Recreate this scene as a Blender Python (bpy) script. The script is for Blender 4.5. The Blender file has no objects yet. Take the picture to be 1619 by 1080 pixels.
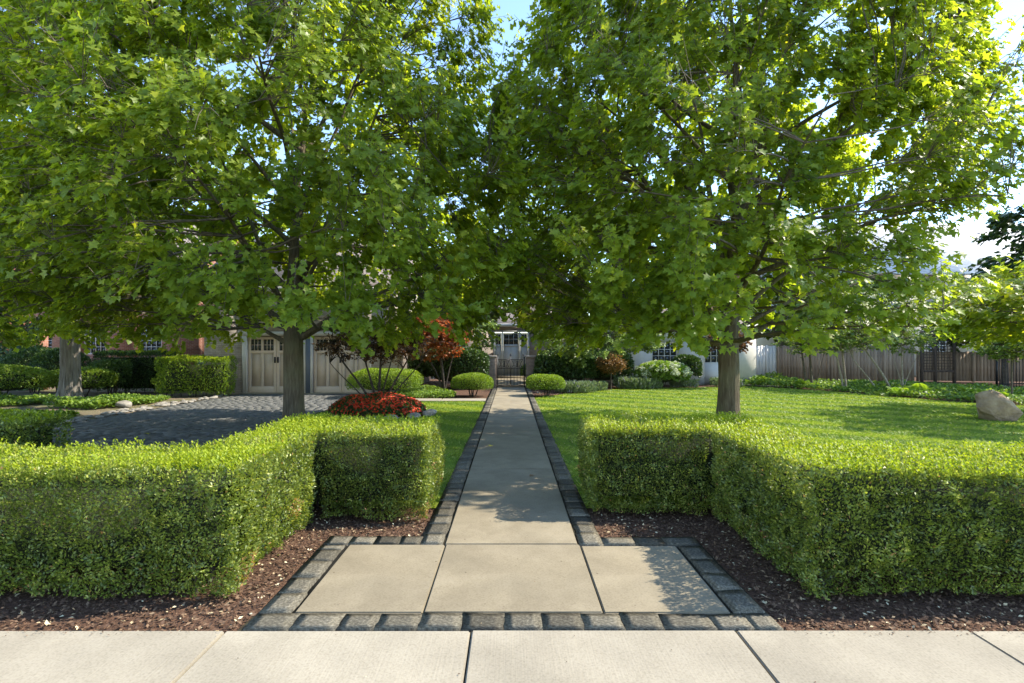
import bpy, bmesh, math, random
import numpy as np
from mathutils import Vector, Matrix, Euler

random.seed(7)
rng = np.random.default_rng(7)
R = math.radians
PI = math.pi
scene = bpy.context.scene
COL = scene.collection

# ------------------------------------------------------------------ camera, world, sun, exposure
cam_d = bpy.data.cameras.new('camera')
cam_d.sensor_width = 36.0
cam_d.lens = 18.9
cam_d.shift_y = 0.0056
cam_d.shift_x = 0.001
cam_d.clip_end = 2000
cam = bpy.data.objects.new('camera', cam_d)
cam.location = (0, 0, 1.7)
cam.rotation_euler = (R(90), 0, 0)
COL.objects.link(cam)
scene.camera = cam

SUN_EL = R(43)
SUN_AZ = math.atan2(0.98, 0.19)          # clockwise from +Y towards +X
sun_dir = Vector((math.sin(SUN_AZ) * math.cos(SUN_EL), math.cos(SUN_AZ) * math.cos(SUN_EL), math.sin(SUN_EL)))

world = bpy.data.worlds.new("World")
scene.world = world
world.use_nodes = True
wn, wl = world.node_tree.nodes, world.node_tree.links
wn.clear()
wo = wn.new('ShaderNodeOutputWorld'); bg = wn.new('ShaderNodeBackground')
sky = wn.new('ShaderNodeTexSky'); sky.sky_type = 'NISHITA'; sky.sun_disc = False
sky.sun_elevation = SUN_EL; sky.sun_rotation = SUN_AZ
sky.air_density = 0.9; sky.dust_density = 0.05; sky.ozone_density = 1.6
tc = wn.new('ShaderNodeTexCoord'); mp = wn.new('ShaderNodeMapping'); mp.inputs['Scale'].default_value = (1, 1, 3.2)
nz = wn.new('ShaderNodeTexNoise'); nz.inputs['Scale'].default_value = 2.6; nz.inputs['Detail'].default_value = 9; nz.inputs['Roughness'].default_value = 0.6
cr = wn.new('ShaderNodeValToRGB'); cr.color_ramp.elements[0].position = 0.56; cr.color_ramp.elements[1].position = 0.9
mx = wn.new('ShaderNodeMixRGB'); mx.inputs[2].default_value = (1.9, 1.97, 2.15, 1)
wl.new(tc.outputs['Generated'], mp.inputs[0]); wl.new(mp.outputs[0], nz.inputs['Vector'])
wl.new(nz.outputs['Fac'], cr.inputs[0]); wl.new(cr.outputs[0], mx.inputs[0]); wl.new(sky.outputs[0], mx.inputs[1])
wl.new(mx.outputs[0], bg.inputs[0]); wl.new(bg.outputs[0], wo.inputs[0])
bg.inputs[1].default_value = 0.14

sd = bpy.data.lights.new('sun', 'SUN'); sd.energy = 2.75; sd.angle = R(0.53); sd.color = (1.0, 0.92, 0.78)
sun = bpy.data.objects.new('sun', sd); COL.objects.link(sun)
sun.rotation_euler = (-sun_dir).to_track_quat('-Z', 'Y').to_euler()

scene.view_settings.view_transform = 'Standard'
scene.view_settings.look = 'None'
scene.view_settings.exposure = 1.88
scene.view_settings.gamma = 1
scene.view_settings.use_curve_mapping = False
scene.render.engine = 'CYCLES'
scene.cycles.max_bounces = 8
scene.cycles.diffuse_bounces = 4
scene.cycles.transmission_bounces = 5
scene.cycles.glossy_bounces = 3

# ------------------------------------------------------------------ object helpers
def tag(o, label=None, cat=None, group=None, kind=None):
    if label: o['label'] = label
    if cat: o['category'] = cat
    if group: o['group'] = group
    if kind: o['kind'] = kind
    return o

def link(name, data, parent=None):
    o = bpy.data.objects.new(name, data); COL.objects.link(o)
    if parent: o.parent = parent
    return o

def thing(name, loc, label, cat, group=None, rotz=0):
    o = bpy.data.objects.new(name, None); COL.objects.link(o)
    o.location = loc; o.rotation_euler = (0, 0, rotz); o.empty_display_size = 0.2
    return tag(o, label, cat, group)

def np_mesh(name, V, F, mat, rnd=None, smooth=False, mats=None, midx=None):
    """V (n,3); F (m,k) with k 3 or 4, or a list of such arrays"""
    me = bpy.data.meshes.new(name)
    V = np.asarray(V, dtype=np.float32)
    Fs = F if isinstance(F, list) else [F]
    Fs = [np.asarray(f, dtype=np.int32) for f in Fs if len(f)]
    me.vertices.add(len(V)); me.vertices.foreach_set('co', V.ravel())
    loops = np.concatenate([f.ravel() for f in Fs])
    tot = np.concatenate([np.full(len(f), f.shape[1], dtype=np.int32) for f in Fs])
    st = np.concatenate([[0], np.cumsum(tot)[:-1]]).astype(np.int32)
    me.loops.add(len(loops)); me.loops.foreach_set('vertex_index', loops)
    me.polygons.add(len(tot)); me.polygons.foreach_set('loop_start', st); me.polygons.foreach_set('loop_total', tot)
    if smooth: me.polygons.foreach_set('use_smooth', np.ones(len(tot), dtype=bool))
    if mats:
        for m in mats: me.materials.append(m)
        if midx is not None: me.polygons.foreach_set('material_index', np.asarray(midx, dtype=np.int32))
    elif mat: me.materials.append(mat)
    me.update(calc_edges=True)
    if rnd is not None:
        a = me.attributes.new('rnd', 'FLOAT', 'POINT'); a.data.foreach_set('value', np.asarray(rnd, dtype=np.float32))
    return me

BOXF = np.array([[0, 3, 2, 1], [4, 5, 6, 7], [0, 1, 5, 4], [1, 2, 6, 5], [2, 3, 7, 6], [3, 0, 4, 7]])
class MB:
    """collects boxes, tubes and lathes into one mesh"""
    def __init__(s): s.V = []; s.F4 = []; s.F3 = []; s.n = 0
    def add(s, V, F):
        V = np.asarray(V, float).reshape(-1, 3); F = np.asarray(F)
        (s.F4 if F.shape[1] == 4 else s.F3).append(F + s.n); s.V.append(V); s.n += len(V); return s
    def box(s, x0, x1, y0, y1, z0, z1, M=None):
        V = np.array([[x0, y0, z0], [x1, y0, z0], [x1, y1, z0], [x0, y1, z0], [x0, y0, z1], [x1, y0, z1], [x1, y1, z1], [x0, y1, z1]])
        if M is not None: V = V @ np.array(M.to_3x3()).T + np.array(M.translation)
        return s.add(V, BOXF)
    def prism(s, pts, y0, y1):       # profile in xz, extruded along y
        n = len(pts); V = [[p[0], y0, p[1]] for p in pts] + [[p[0], y1, p[1]] for p in pts]
        base = s.n; s.V.append(np.array(V, float)); s.n += 2 * n
        s.F4.append(np.array([[i, (i + 1) % n, n + (i + 1) % n, n + i] for i in range(n)]) + base)
        t = [[0, i, i + 1] for i in range(1, n - 1)] + [[n, n + i + 1, n + i] for i in range(1, n - 1)]
        s.F3.append(np.array(t) + base); return s
    def tube(s, pts, r, sides=8, cap=True):
        V, F = tubes(np.array([pts], float), np.array([r], float) if np.ndim(r) else np.full((1, len(pts)), r), sides)
        b = s.n; s.add(V, F)
        if cap:
            n = len(pts)
            for ring, rev in ((0, True), (n - 1, False)):
                idx = [b + ring * sides + k for k in range(sides)]
                s.F3.append(np.array([[idx[0], idx[k + 1], idx[k]] if rev else [idx[0], idx[k], idx[k + 1]] for k in range(1, sides - 1)]))
        return s
    def mesh(s, name, mat, smooth=False):
        F = []
        if s.F4: F.append(np.concatenate(s.F4))
        if s.F3: F.append(np.concatenate(s.F3))
        return np_mesh(name, np.concatenate(s.V), F, mat, smooth=smooth)
    def build(s, name, mat, parent=None, smooth=False, bevel=0):
        o = link(name, s.mesh(name, mat, smooth), parent)
        if bevel:
            b = o.modifiers.new('bevel', 'BEVEL'); b.width = bevel; b.segments = 2; b.limit_method = 'ANGLE'
        return o

def tubes(P, Rr, sides=3):
    """P (N,S,3) polylines, Rr (N,S) radii -> verts, quads"""
    N, S, _ = P.shape
    T = np.gradient(P, axis=1); T /= np.linalg.norm(T, axis=2, keepdims=True) + 1e-9
    mean = P[:, -1] - P[:, 0]; mean /= np.linalg.norm(mean, axis=1, keepdims=True) + 1e-9
    ref = np.where(np.abs(mean[:, 2:3]) > 0.8, np.array([[1.0, 0.1, 0]]), np.array([[0, 0, 1.0]]))[:, None, :]
    A = np.cross(T, np.broadcast_to(ref, T.shape)); A /= np.linalg.norm(A, axis=2, keepdims=True) + 1e-9
    B = np.cross(T, A)
    a = np.arange(sides) / sides * 2 * PI
    V = P[:, :, None, :] + Rr[:, :, None, None] * (A[:, :, None, :] * np.cos(a)[None, None, :, None] + B[:, :, None, :] * np.sin(a)[None, None, :, None])
    i, j, k = np.meshgrid(np.arange(N), np.arange(S - 1), np.arange(sides), indexing='ij')
    k2 = (k + 1) % sides
    b = i * S * sides
    F = np.stack([b + j * sides + k, b + (j + 1) * sides + k, b + (j + 1) * sides + k2, b + j * sides + k2], -1).reshape(-1, 4)
    return V.reshape(-1, 3), F

def bez(A, B, C, D, S):
    t = np.linspace(0, 1, S)[None, :, None]
    A, B, C, D = [x[:, None, :] for x in (A, B, C, D)]
    return (1 - t) ** 3 * A + 3 * (1 - t) ** 2 * t * B + 3 * (1 - t) * t ** 2 * C + t ** 3 * D

_ph = rng.uniform(0, 6.28, (12, 3)); _fr = rng.normal(0, 1, (12, 3))
def snoise(P, f):
    """cheap smooth noise in about -1..1"""
    v = 0
    for k in range(12):
        v = v + np.sin(P @ (_fr[k] * f) + _ph[k, 0] * (k + 1))
    return v / 4.2

# leaf templates: verts (x across, y along the midrib, z up) and triangles
def _mirror(half):
    pts = [(0, 0.02, 0)] + half + [(0, 1.0, -0.10)] + [(-x, y, z) for x, y, z in reversed(half)]
    V = [(0, 0.38, 0.0)] + pts
    n = len(pts); T = [(0, 1 + i, 1 + (i + 1) % n) for i in range(n)]
    return np.array(V), np.array(T)
LEAF_MAPLE = _mirror([(0.37, 0.0, 0.05), (0.19, 0.26, 0.02), (0.54, 0.50, 0.09), (0.22, 0.58, 0.01)])
LEAF_MAPLE_S = (np.array([(0, 0, 0), (0.5, 0.12, 0.06), (0.16, .42, 0), (0, 1.0, -.08), (-0.16, .42, 0), (-0.5, 0.12, 0.06), (.55, .68, .06), (-.55, .68, .06)]), np.array([(0, 1, 2), (0, 4, 5), (0, 2, 3), (0, 3, 4), (2, 6, 3), (4, 3, 7)]))
LEAF_OVAL = (np.array([(0, 0, 0), (0.26, 0.45, 0.07), (0, 1, 0), (-0.26, 0.45, 0.07)]), np.array([(0, 1, 2), (0, 2, 3)]))
LEAF_WIDE = (np.array([(0, 0, 0), (0.42, 0.5, 0.1), (0, 1, -0.05), (-0.42, 0.5, 0.1)]), np.array([(0, 1, 2), (0, 2, 3)]))
LEAF_BLADE = (np.array([(-0.5, 0, 0), (0.5, 0, 0), (0.0, 1, 0)]), np.array([(0, 1, 2)]))

def norm(v): return v / (np.linalg.norm(v, axis=-1, keepdims=True) + 1e-9)
def leaf_frames(D, Nn):
    Y = norm(D); X = norm(np.cross(Y, Nn)); Z = np.cross(X, Y); return X, Y, Z
def leaves_geo(P, D, Nn, S, tpl):
    X, Y, Z = leaf_frames(D, Nn); T, F = tpl
    V = P[:, None, :] + S[:, None, None] * (T[None, :, 0:1] * X[:, None] + T[None, :, 1:2] * Y[:, None] + T[None, :, 2:3] * Z[:, None])
    k = len(T); Fa = (F[None] + (np.arange(len(P)) * k)[:, None, None]).reshape(-1, F.shape[1])
    return V.reshape(-1, 3), Fa, k
def leaves_mesh(name, P, D, Nn, S, tpl, mat, rnd=None):
    V, F, k = leaves_geo(P, D, Nn, S, tpl)
    if rnd is None: rnd = rng.random(len(P))
    return np_mesh(name, V, F, mat, np.repeat(rnd, k))
def rdir(n): return norm(rng.normal(0, 1, (n, 3)))

# ------------------------------------------------------------------ materials
def mat_new(name):
    m = bpy.data.materials.new(name); m.use_nodes = True
    nt = m.node_tree; nt.nodes.clear()
    out = nt.nodes.new('ShaderNodeOutputMaterial')
    return m, nt.nodes, nt.links, out
def ramp(n, stops):
    r = n.new('ShaderNodeValToRGB'); e = r.color_ramp.elements
    while len(e) < len(stops): e.new(0.5)
    for k, (p, c) in enumerate(stops):
        e[k].position = p; e[k].color = (*c, 1)
    return r
def rough_mat(name, stops, scale=8, detail=8, rough=0.85, bump=0.3, bump_scale=40, bdist=0.01, coords='Object', spec=0.3, obj_var=0.0,
              stretch=(1, 1, 1), blotch=None, rot=(0, 0, 0)):
    m, n, l, out = mat_new(name)
    p = n.new('ShaderNodeBsdfPrincipled'); l.new(p.outputs[0], out.inputs[0])
    t = n.new('ShaderNodeTexCoord'); mp = n.new('ShaderNodeMapping'); mp.inputs['Scale'].default_value = stretch; mp.inputs['Rotation'].default_value = rot
    l.new(t.outputs[coords], mp.inputs[0])
    a = n.new('ShaderNodeTexNoise'); a.inputs['Scale'].default_value = scale; a.inputs['Detail'].default_value = detail; a.inputs['Roughness'].default_value = 0.62
    l.new(mp.outputs[0], a.inputs['Vector'])
    r = ramp(n, stops); l.new(a.outputs['Fac'], r.inputs[0]); c = r.outputs[0]
    if blotch:   # (scale, colour, amount)
        b = n.new('ShaderNodeTexNoise'); b.inputs['Scale'].default_value = blotch[0]; b.inputs['Detail'].default_value = 5
        l.new(t.outputs[coords], b.inputs['Vector'])
        rr = ramp(n, [(0.42, (0, 0, 0)), (0.68, (blotch[2],) * 3)]); l.new(b.outputs['Fac'], rr.inputs[0])
        x = n.new('ShaderNodeMixRGB'); x.inputs[2].default_value = (*blotch[1], 1); l.new(rr.outputs[0], x.inputs[0]); l.new(c, x.inputs[1]); c = x.outputs[0]
    if obj_var:
        oi = n.new('ShaderNodeObjectInfo'); mr = n.new('ShaderNodeMapRange'); mr.inputs[3].default_value = 1 - obj_var; mr.inputs[4].default_value = 1 + obj_var
        l.new(oi.outputs['Random'], mr.inputs[0]); hv = n.new('ShaderNodeHueSaturation'); l.new(mr.outputs[0], hv.inputs['Value']); l.new(c, hv.inputs['Color']); c = hv.outputs[0]
    l.new(c, p.inputs['Base Color'])
    p.inputs['Roughness'].default_value = rough; p.inputs['Specular IOR Level'].default_value = spec
    bn = n.new('ShaderNodeTexNoise'); bn.inputs['Scale'].default_value = bump_scale; bn.inputs['Detail'].default_value = 6; l.new(mp.outputs[0], bn.inputs['Vector'])
    bp = n.new('ShaderNodeBump'); bp.inputs['Strength'].default_value = bump; bp.inputs['Distance'].default_value = bdist
    l.new(bn.outputs['Fac'], bp.inputs['Height']); l.new(bp.outputs[0], p.inputs['Normal'])
    return m
def leaf_mat(name, stops, trans_col, trans=0.4, gloss=0.35, rough=0.45):
    m, n, l, out = mat_new(name)
    at = n.new('ShaderNodeAttribute'); at.attribute_name = 'rnd'
    r = ramp(n, stops); l.new(at.outputs['Fac'], r.inputs[0])
    p = n.new('ShaderNodeBsdfPrincipled'); l.new(r.outputs[0], p.inputs['Base Color']); p.inputs['Roughness'].default_value = rough
    p.inputs['Specular IOR Level'].default_value = gloss
    tr = n.new('ShaderNodeBsdfTranslucent')
    x = n.new('ShaderNodeMixRGB'); x.blend_type = 'MULTIPLY'; x.inputs[0].default_value = 1; x.inputs[2].default_value = (*trans_col, 1)
    l.new(r.outputs[0], x.inputs[1]); l.new(x.outputs[0], tr.inputs[0])
    ms = n.new('ShaderNodeMixShader'); ms.inputs[0].default_value = trans
    l.new(p.outputs[0], ms.inputs[1]); l.new(tr.outputs[0], ms.inputs[2]); l.new(ms.outputs[0], out.inputs[0])
    return m
def flat_mat(name, col, rough=0.6, metal=0.0, spec=0.4, var=0.06, scale=6):
    lo = tuple(c * (1 - var) for c in col); hi = tuple(min(1, c * (1 + var)) for c in col)
    m = rough_mat(name, [(0.3, lo), (0.7, hi)], scale=scale, rough=rough, bump=0.08, bump_scale=60, bdist=0.002, spec=spec)
    m.node_tree.nodes['Principled BSDF'].inputs['Metallic'].default_value = metal
    return m
def brick_mat(name, c1, c2, mortar, bw=0.21, bh=0.068, var=0.0):
    m, n, l, out = mat_new(name)
    p = n.new('ShaderNodeBsdfPrincipled'); l.new(p.outputs[0], out.inputs[0]); p.inputs['Roughness'].default_value = 0.85
    t = n.new('ShaderNodeTexCoord'); sp = n.new('ShaderNodeSeparateXYZ'); l.new(t.outputs['Object'], sp.inputs[0])
    ad = n.new('ShaderNodeMath'); l.new(sp.outputs[0], ad.inputs[0]); l.new(sp.outputs[1], ad.inputs[1])
    cb = n.new('ShaderNodeCombineXYZ'); l.new(ad.outputs[0], cb.inputs[0]); l.new(sp.outputs[2], cb.inputs[1])
    b = n.new('ShaderNodeTexBrick'); l.new(cb.outputs[0], b.inputs['Vector']); b.inputs['Scale'].default_value = 1
    b.inputs['Brick Width'].default_value = bw; b.inputs['Row Height'].default_value = bh; b.inputs['Mortar Size'].default_value = 0.006
    b.inputs['Mortar Smooth'].default_value = 0.3; b.inputs['Color1'].default_value = (*c1, 1); b.inputs['Color2'].default_value = (*c2, 1); b.inputs['Mortar'].default_value = (*mortar, 1)
    nz = n.new('ShaderNodeTexNoise'); nz.inputs['Scale'].default_value = 3; nz.inputs['Detail'].default_value = 8; l.new(t.outputs['Object'], nz.inputs['Vector'])
    rr = ramp(n, [(0.3, (0.75,) * 3), (0.7, (1.1,) * 3)]); l.new(nz.outputs['Fac'], rr.inputs[0])
    x = n.new('ShaderNodeMixRGB'); x.blend_type = 'MULTIPLY'; x.inputs[0].default_value = 1; l.new(b.outputs['Color'], x.inputs[1]); l.new(rr.outputs[0], x.inputs[2])
    l.new(x.outputs[0], p.inputs['Base Color'])
    bp = n.new('ShaderNodeBump'); bp.inputs['Strength'].default_value = 0.8; bp.inputs['Distance'].default_value = 0.01; bp.invert = True
    l.new(b.outputs['Fac'], bp.inputs['Height']); l.new(bp.outputs[0], p.inputs['Normal'])
    return m

M = {}
M['maple_leaf'] = leaf_mat('maple_leaf', [(0.0, (0.1020, 0.1681, 0.0223)), (0.5, (0.1801, 0.2491, 0.0283)), (0.85, (0.2640, 0.3244, 0.0354)), (1.0, (0.3841, 0.4056, 0.0506))], (2.7, 2.35, 0.8), 0.55, 0.42, 0.42)
M['old_leaf'] = leaf_mat('old_leaf', [(0.0, (0.0906, 0.1495, 0.0228)), (1.0, (0.2173, 0.2760, 0.0362))], (2.2, 2.2, 0.9), 0.48, 0.4, 0.45)
M['far_leaf'] = leaf_mat('far_leaf', [(0.0, (0.0720, 0.1200, 0.0180)), (1.0, (0.1920, 0.2640, 0.0360))], (1.8, 1.8, 0.8), 0.35, 0.3)
M['dark_leaf'] = leaf_mat('dark_leaf', [(0.0, (0.0234, 0.0520, 0.0156)), (0.8, (0.0650, 0.1170, 0.0260)), (1.0, (0.1300, 0.1950, 0.0390))], (1.5, 1.5, 0.8), 0.25, 0.4, 0.4)
M['hedge_leaf'] = leaf_mat('hedge_leaf', [(0.0, (0.0683, 0.1056, 0.0212)), (0.5, (0.1639, 0.2173, 0.0354)), (0.85, (0.2869, 0.3353, 0.0590)), (0.97, (0.4645, 0.4720, 0.1180)), (1.0, (0.4918, 0.2732, 0.1180))], (1.7, 1.7, 0.7), 0.36, 0.6, 0.4)
M['hedge_shoot'] = leaf_mat('hedge_shoot', [(0.0, (0.2100, 0.2900, 0.0180)), (1.0, (0.3780, 0.4300, 0.0270))], (1.5, 1.5, 0.6), 0.4, 0.3, 0.45)
M['clipped_leaf'] = leaf_mat('clipped_leaf', [(0.0, (0.0759, 0.1392, 0.0189)), (0.6, (0.1771, 0.2656, 0.0253)), (1.0, (0.3289, 0.4175, 0.0380))], (1.5, 1.5, 0.6), 0.33, 0.3)
M['light_leaf'] = leaf_mat('light_leaf', [(0.0, (0.09, 0.15, 0.03)), (1.0, (0.24, 0.32, 0.07))], (1.6, 1.6, 0.8), 0.38, 0.35)
M['sage_leaf'] = leaf_mat('sage_leaf', [(0.0, (0.11, 0.16, 0.07)), (0.8, (0.24, 0.31, 0.15)), (1.0, (0.30, 0.28, 0.40))], (1.3, 1.3, 1.0), 0.3, 0.3)
M['red_leaf'] = leaf_mat('red_leaf', [(0.0, (0.1495, 0.0661, 0.0228)), (0.6, (0.3450, 0.1124, 0.0362)), (1.0, (0.4830, 0.1984, 0.0621))], (1.6, 1.1, 0.8), 0.4, 0.3)
M['purple_leaf'] = leaf_mat('purple_leaf', [(0.0, (0.0455, 0.0358, 0.0195)), (0.6, (0.1170, 0.0744, 0.0364)), (1.0, (0.2340, 0.1287, 0.0585))], (1.6, 1.1, 0.8), 0.35, 0.3)
M['bronze_leaf'] = leaf_mat('bronze_leaf', [(0.0, (0.10, 0.09, 0.03)), (1.0, (0.28, 0.15, 0.05))], (1.5, 1.1, 0.8), 0.35, 0.3)
M['petal_red'] = leaf_mat('petal_red', [(0.0, (0.55, 0.03, 0.012)), (1.0, (0.85, 0.12, 0.045))], (1.4, 1.0, 0.9), 0.25, 0.2)
M['petal_cream'] = leaf_mat('petal_cream', [(0.0, (0.50, 0.55, 0.30)), (1.0, (0.78, 0.78, 0.58))], (1.0, 1.0, 0.9), 0.25, 0.2)
M['cover_leaf'] = leaf_mat('cover_leaf', [(0.0, (0.0720, 0.1440, 0.0240)), (1.0, (0.2640, 0.3720, 0.0600))], (1.6, 1.6, 0.7), 0.35, 0.35)
M['fern_leaf'] = leaf_mat('fern_leaf', [(0.0, (0.20, 0.34, 0.04)), (1.0, (0.32, 0.44, 0.05))], (1.5, 1.5, 0.6), 0.4, 0.3)
M['grass'] = leaf_mat('grass', [(0.0, (0.1407, 0.2238, 0.0256)), (0.6, (0.2302, 0.3260, 0.0384)), (0.93, (0.3453, 0.4347, 0.0639)), (1.0, (0.5115, 0.4604, 0.1918))], (1.4, 1.4, 0.7), 0.32, 0.25, 0.5)
M['bark'] = rough_mat('bark', [(0.3, (0.0643, 0.0468, 0.0298)), (0.55, (0.1210, 0.0936, 0.0629)), (0.75, (0.1890, 0.1512, 0.1027))], scale=9, stretch=(3, 3, 0.45), rough=0.95, bump=1.0, bump_scale=14, bdist=0.03,
                      blotch=(2.0, (0.15, 0.16, 0.09), 0.5))
M['branch'] = rough_mat('branch', [(0.3, (0.08, 0.065, 0.05)), (0.7, (0.18, 0.15, 0.115))], scale=14, rough=0.9, bump=0.6, bump_scale=30, bdist=0.01)
M['old_bark'] = rough_mat('old_bark', [(0.3, (0.0840, 0.0700, 0.0560)), (0.55, (0.2100, 0.1890, 0.1610)), (0.75, (0.3220, 0.2940, 0.2590))], scale=6, stretch=(3, 3, 0.3), rough=0.95, bump=1.0, bump_scale=10, bdist=0.05)
M['pale_bark'] = rough_mat('pale_bark', [(0.3, (0.22, 0.18, 0.13)), (0.7, (0.45, 0.39, 0.30))], scale=16, rough=0.9, bump=0.4, bdist=0.005)
M['dark_twig'] = rough_mat('dark_twig', [(0.3, (0.03, 0.025, 0.02)), (0.7, (0.09, 0.07, 0.055))], scale=16, rough=0.9)
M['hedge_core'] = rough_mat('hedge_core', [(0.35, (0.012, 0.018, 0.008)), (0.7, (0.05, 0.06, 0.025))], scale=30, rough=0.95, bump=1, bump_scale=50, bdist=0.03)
def concrete(name, lo, mid, hi, streak=False):
    m = rough_mat(name, [(0.25, lo), (0.5, mid), (0.78, hi)], scale=2.2, detail=12, rough=0.88, bump=0.18, bump_scale=90, bdist=0.003, blotch=(1.6, tuple(c * 0.74 for c in mid), 0.75), obj_var=0.05, rot=(.4, .5, .6))
    nt = m.node_tree; n, l = nt.nodes, nt.links; p = n['Principled BSDF']
    t = n.new('ShaderNodeTexCoord'); v = n.new('ShaderNodeTexNoise'); v.inputs['Scale'].default_value = 75; v.inputs['Detail'].default_value = 9; vm = n.new('ShaderNodeMapping'); vm.inputs['Rotation'].default_value = (.5, .4, .6); l.new(t.outputs['Object'], vm.inputs[0]); l.new(vm.outputs[0], v.inputs['Vector'])
    r = ramp(n, [(0.30, (0.80, 0.79, 0.77)), (0.5, (1, 1, 1)), (0.72, (1.08, 1.08, 1.08))]); l.new(v.outputs['Fac'], r.inputs[0])
    x = n.new('ShaderNodeMixRGB'); x.blend_type = 'MULTIPLY'; x.inputs[0].default_value = 0.9
    src = p.inputs['Base Color'].links[0].from_socket; l.new(src, x.inputs[1]); l.new(r.outputs[0], x.inputs[2])
    # rare small dark specks
    v2 = n.new('ShaderNodeTexVoronoi'); v2.inputs['Scale'].default_value = 5; l.new(t.outputs['Object'], v2.inputs['Vector'])
    r2 = ramp(n, [(0.0, (0.25, 0.22, 0.18)), (0.035, (0.35, 0.3, 0.25)), (0.05, (1, 1, 1))]); l.new(v2.outputs['Distance'], r2.inputs[0])
    x2 = n.new('ShaderNodeMixRGB'); x2.blend_type = 'MULTIPLY'; x2.inputs[0].default_value = 0.8; l.new(x.outputs[0], x2.inputs[1]); l.new(r2.outputs[0], x2.inputs[2])
    l.new(x2.outputs[0], p.inputs['Base Color'])
    if streak:
        w = n.new('ShaderNodeTexNoise'); w.inputs['Scale'].default_value = 1; mpp = n.new('ShaderNodeMapping'); mpp.inputs['Scale'].default_value = (70, 1.0, 1); mpp.inputs['Rotation'].default_value = (0, 0, .02)
        w.inputs['Detail'].default_value = 3
        l.new(t.outputs['Object'], mpp.inputs[0]); l.new(mpp.outputs[0], w.inputs['Vector'])
        bp = n.new('ShaderNodeBump'); bp.inputs['Strength'].default_value = 0.45; bp.inputs['Distance'].default_value = 0.004; l.new(w.outputs['Fac'], bp.inputs['Height'])
        old = p.inputs['Normal'].links[0].from_socket; l.new(old, bp.inputs['Normal']); l.new(bp.outputs[0], p.inputs['Normal'])
    return m
M['sidewalk'] = concrete('sidewalk', (0.29, 0.253, 0.188), (0.335, 0.295, 0.222), (0.365, 0.325, 0.25), True)
M['path'] = concrete('path', (0.19, 0.155, 0.10), (0.272, 0.228, 0.152), (0.335, 0.287, 0.20))
M['granite'] = rough_mat('granite', [(0.30, (0.0400, 0.0355, 0.0268)), (0.5, (0.1046, 0.0938, 0.0708)), (0.68, (0.1997, 0.1819, 0.1368)), (0.8, (0.3993, 0.3550, 0.2684))], scale=11, detail=16, rough=0.9, bump=0.35, bump_scale=14, bdist=0.01, spec=0.15, obj_var=0.45)
M['paver'] = rough_mat('paver', [(0.25, (0.0688, 0.0688, 0.0663)), (0.5, (0.1250, 0.1250, 0.1162)), (0.8, (0.2250, 0.2188, 0.1938))], scale=16, detail=12, rough=0.8, bump=0.7, bump_scale=18, bdist=0.01, obj_var=0.3)
M['joint'] = rough_mat('joint', [(0.3, (0.0180, 0.0143, 0.0085)), (0.7, (0.0500, 0.0428, 0.0214))], scale=30, rough=1)
M['mulch'] = rough_mat('mulch', [(0.3, (0.0453, 0.0227, 0.0132)), (0.55, (0.1210, 0.0649, 0.0381)), (0.8, (0.2582, 0.1540, 0.0880))], scale=28, detail=12, rough=1, bump=1, bump_scale=45, bdist=0.03)
M['chip'] = leaf_mat('chip', [(0.0, (0.0478, 0.0271, 0.0172)), (0.55, (0.1229, 0.0725, 0.0460)), (0.93, (0.2322, 0.1510, 0.0891)), (0.965, (0.5189, 0.4076, 0.2300)), (1.0, (0.7920, 0.7094, 0.4600))], (1, 1, 1), 0.0, 0.2, 0.8)
M['soil'] = rough_mat('soil', [(0.3, (0.10, 0.075, 0.05)), (0.6, (0.22, 0.17, 0.115)), (0.8, (0.34, 0.28, 0.20))], scale=6, detail=12, rough=1, bump=1, bump_scale=25, bdist=0.03, blotch=(0.9, (0.09, 0.11, 0.03), 0.8))
M['ground'] = rough_mat('ground', [(0.3, (0.05, 0.07, 0.02)), (0.7, (0.10, 0.11, 0.04))], scale=2, rough=1, bump=0.8)
M['lawn'] = rough_mat('lawn', [(0.3, (0.1339, 0.1877, 0.0260)), (0.55, (0.2082, 0.2743, 0.0404)), (0.8, (0.2975, 0.3610, 0.0649))], scale=3.5, detail=14, rough=1, bump=1, bump_scale=60, bdist=0.02, blotch=(0.55, (0.19, 0.20, 0.07), 0.5), spec=0.1)
M['taupe_brick'] = brick_mat('taupe_brick', (0.42, 0.35, 0.295), (0.50, 0.43, 0.365), (0.30, 0.25, 0.21))
M['red_brick'] = brick_mat('red_brick', (0.28, 0.10, 0.06), (0.37, 0.155, 0.095), (0.45, 0.36, 0.29))
M['pillar_brick'] = brick_mat('pillar_brick', (0.25, 0.19, 0.15), (0.33, 0.26, 0.21), (0.20, 0.165, 0.13))
M['taupe_paint'] = flat_mat('taupe_paint', (0.56, 0.43, 0.33), 0.5)
M['taupe_panel'] = flat_mat('taupe_panel', (0.52, 0.40, 0.305), 0.5)
M['cream_paint'] = flat_mat('cream_paint', (0.56, 0.50, 0.43), 0.55)
M['white_paint'] = flat_mat('white_paint', (0.64, 0.62, 0.57), 0.5)
M['slate_grey'] = flat_mat('slate_grey', (0.10, 0.115, 0.14), 0.5)
M['stone_cap'] = flat_mat('stone_cap', (0.32, 0.28, 0.24), 0.85, var=0.2)
M['black_metal'] = flat_mat('black_metal', (0.018, 0.018, 0.02), 0.45, 0.3)
M['shingle'] = brick_mat('shingle', (0.20, 0.16, 0.14), (0.28, 0.23, 0.20), (0.10, 0.08, 0.07), 0.3, 0.13)
M['pale_shingle'] = brick_mat('pale_shingle', (0.62, 0.60, 0.57), (0.72, 0.70, 0.67), (0.48, 0.46, 0.44), 0.35, 0.16)
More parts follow.
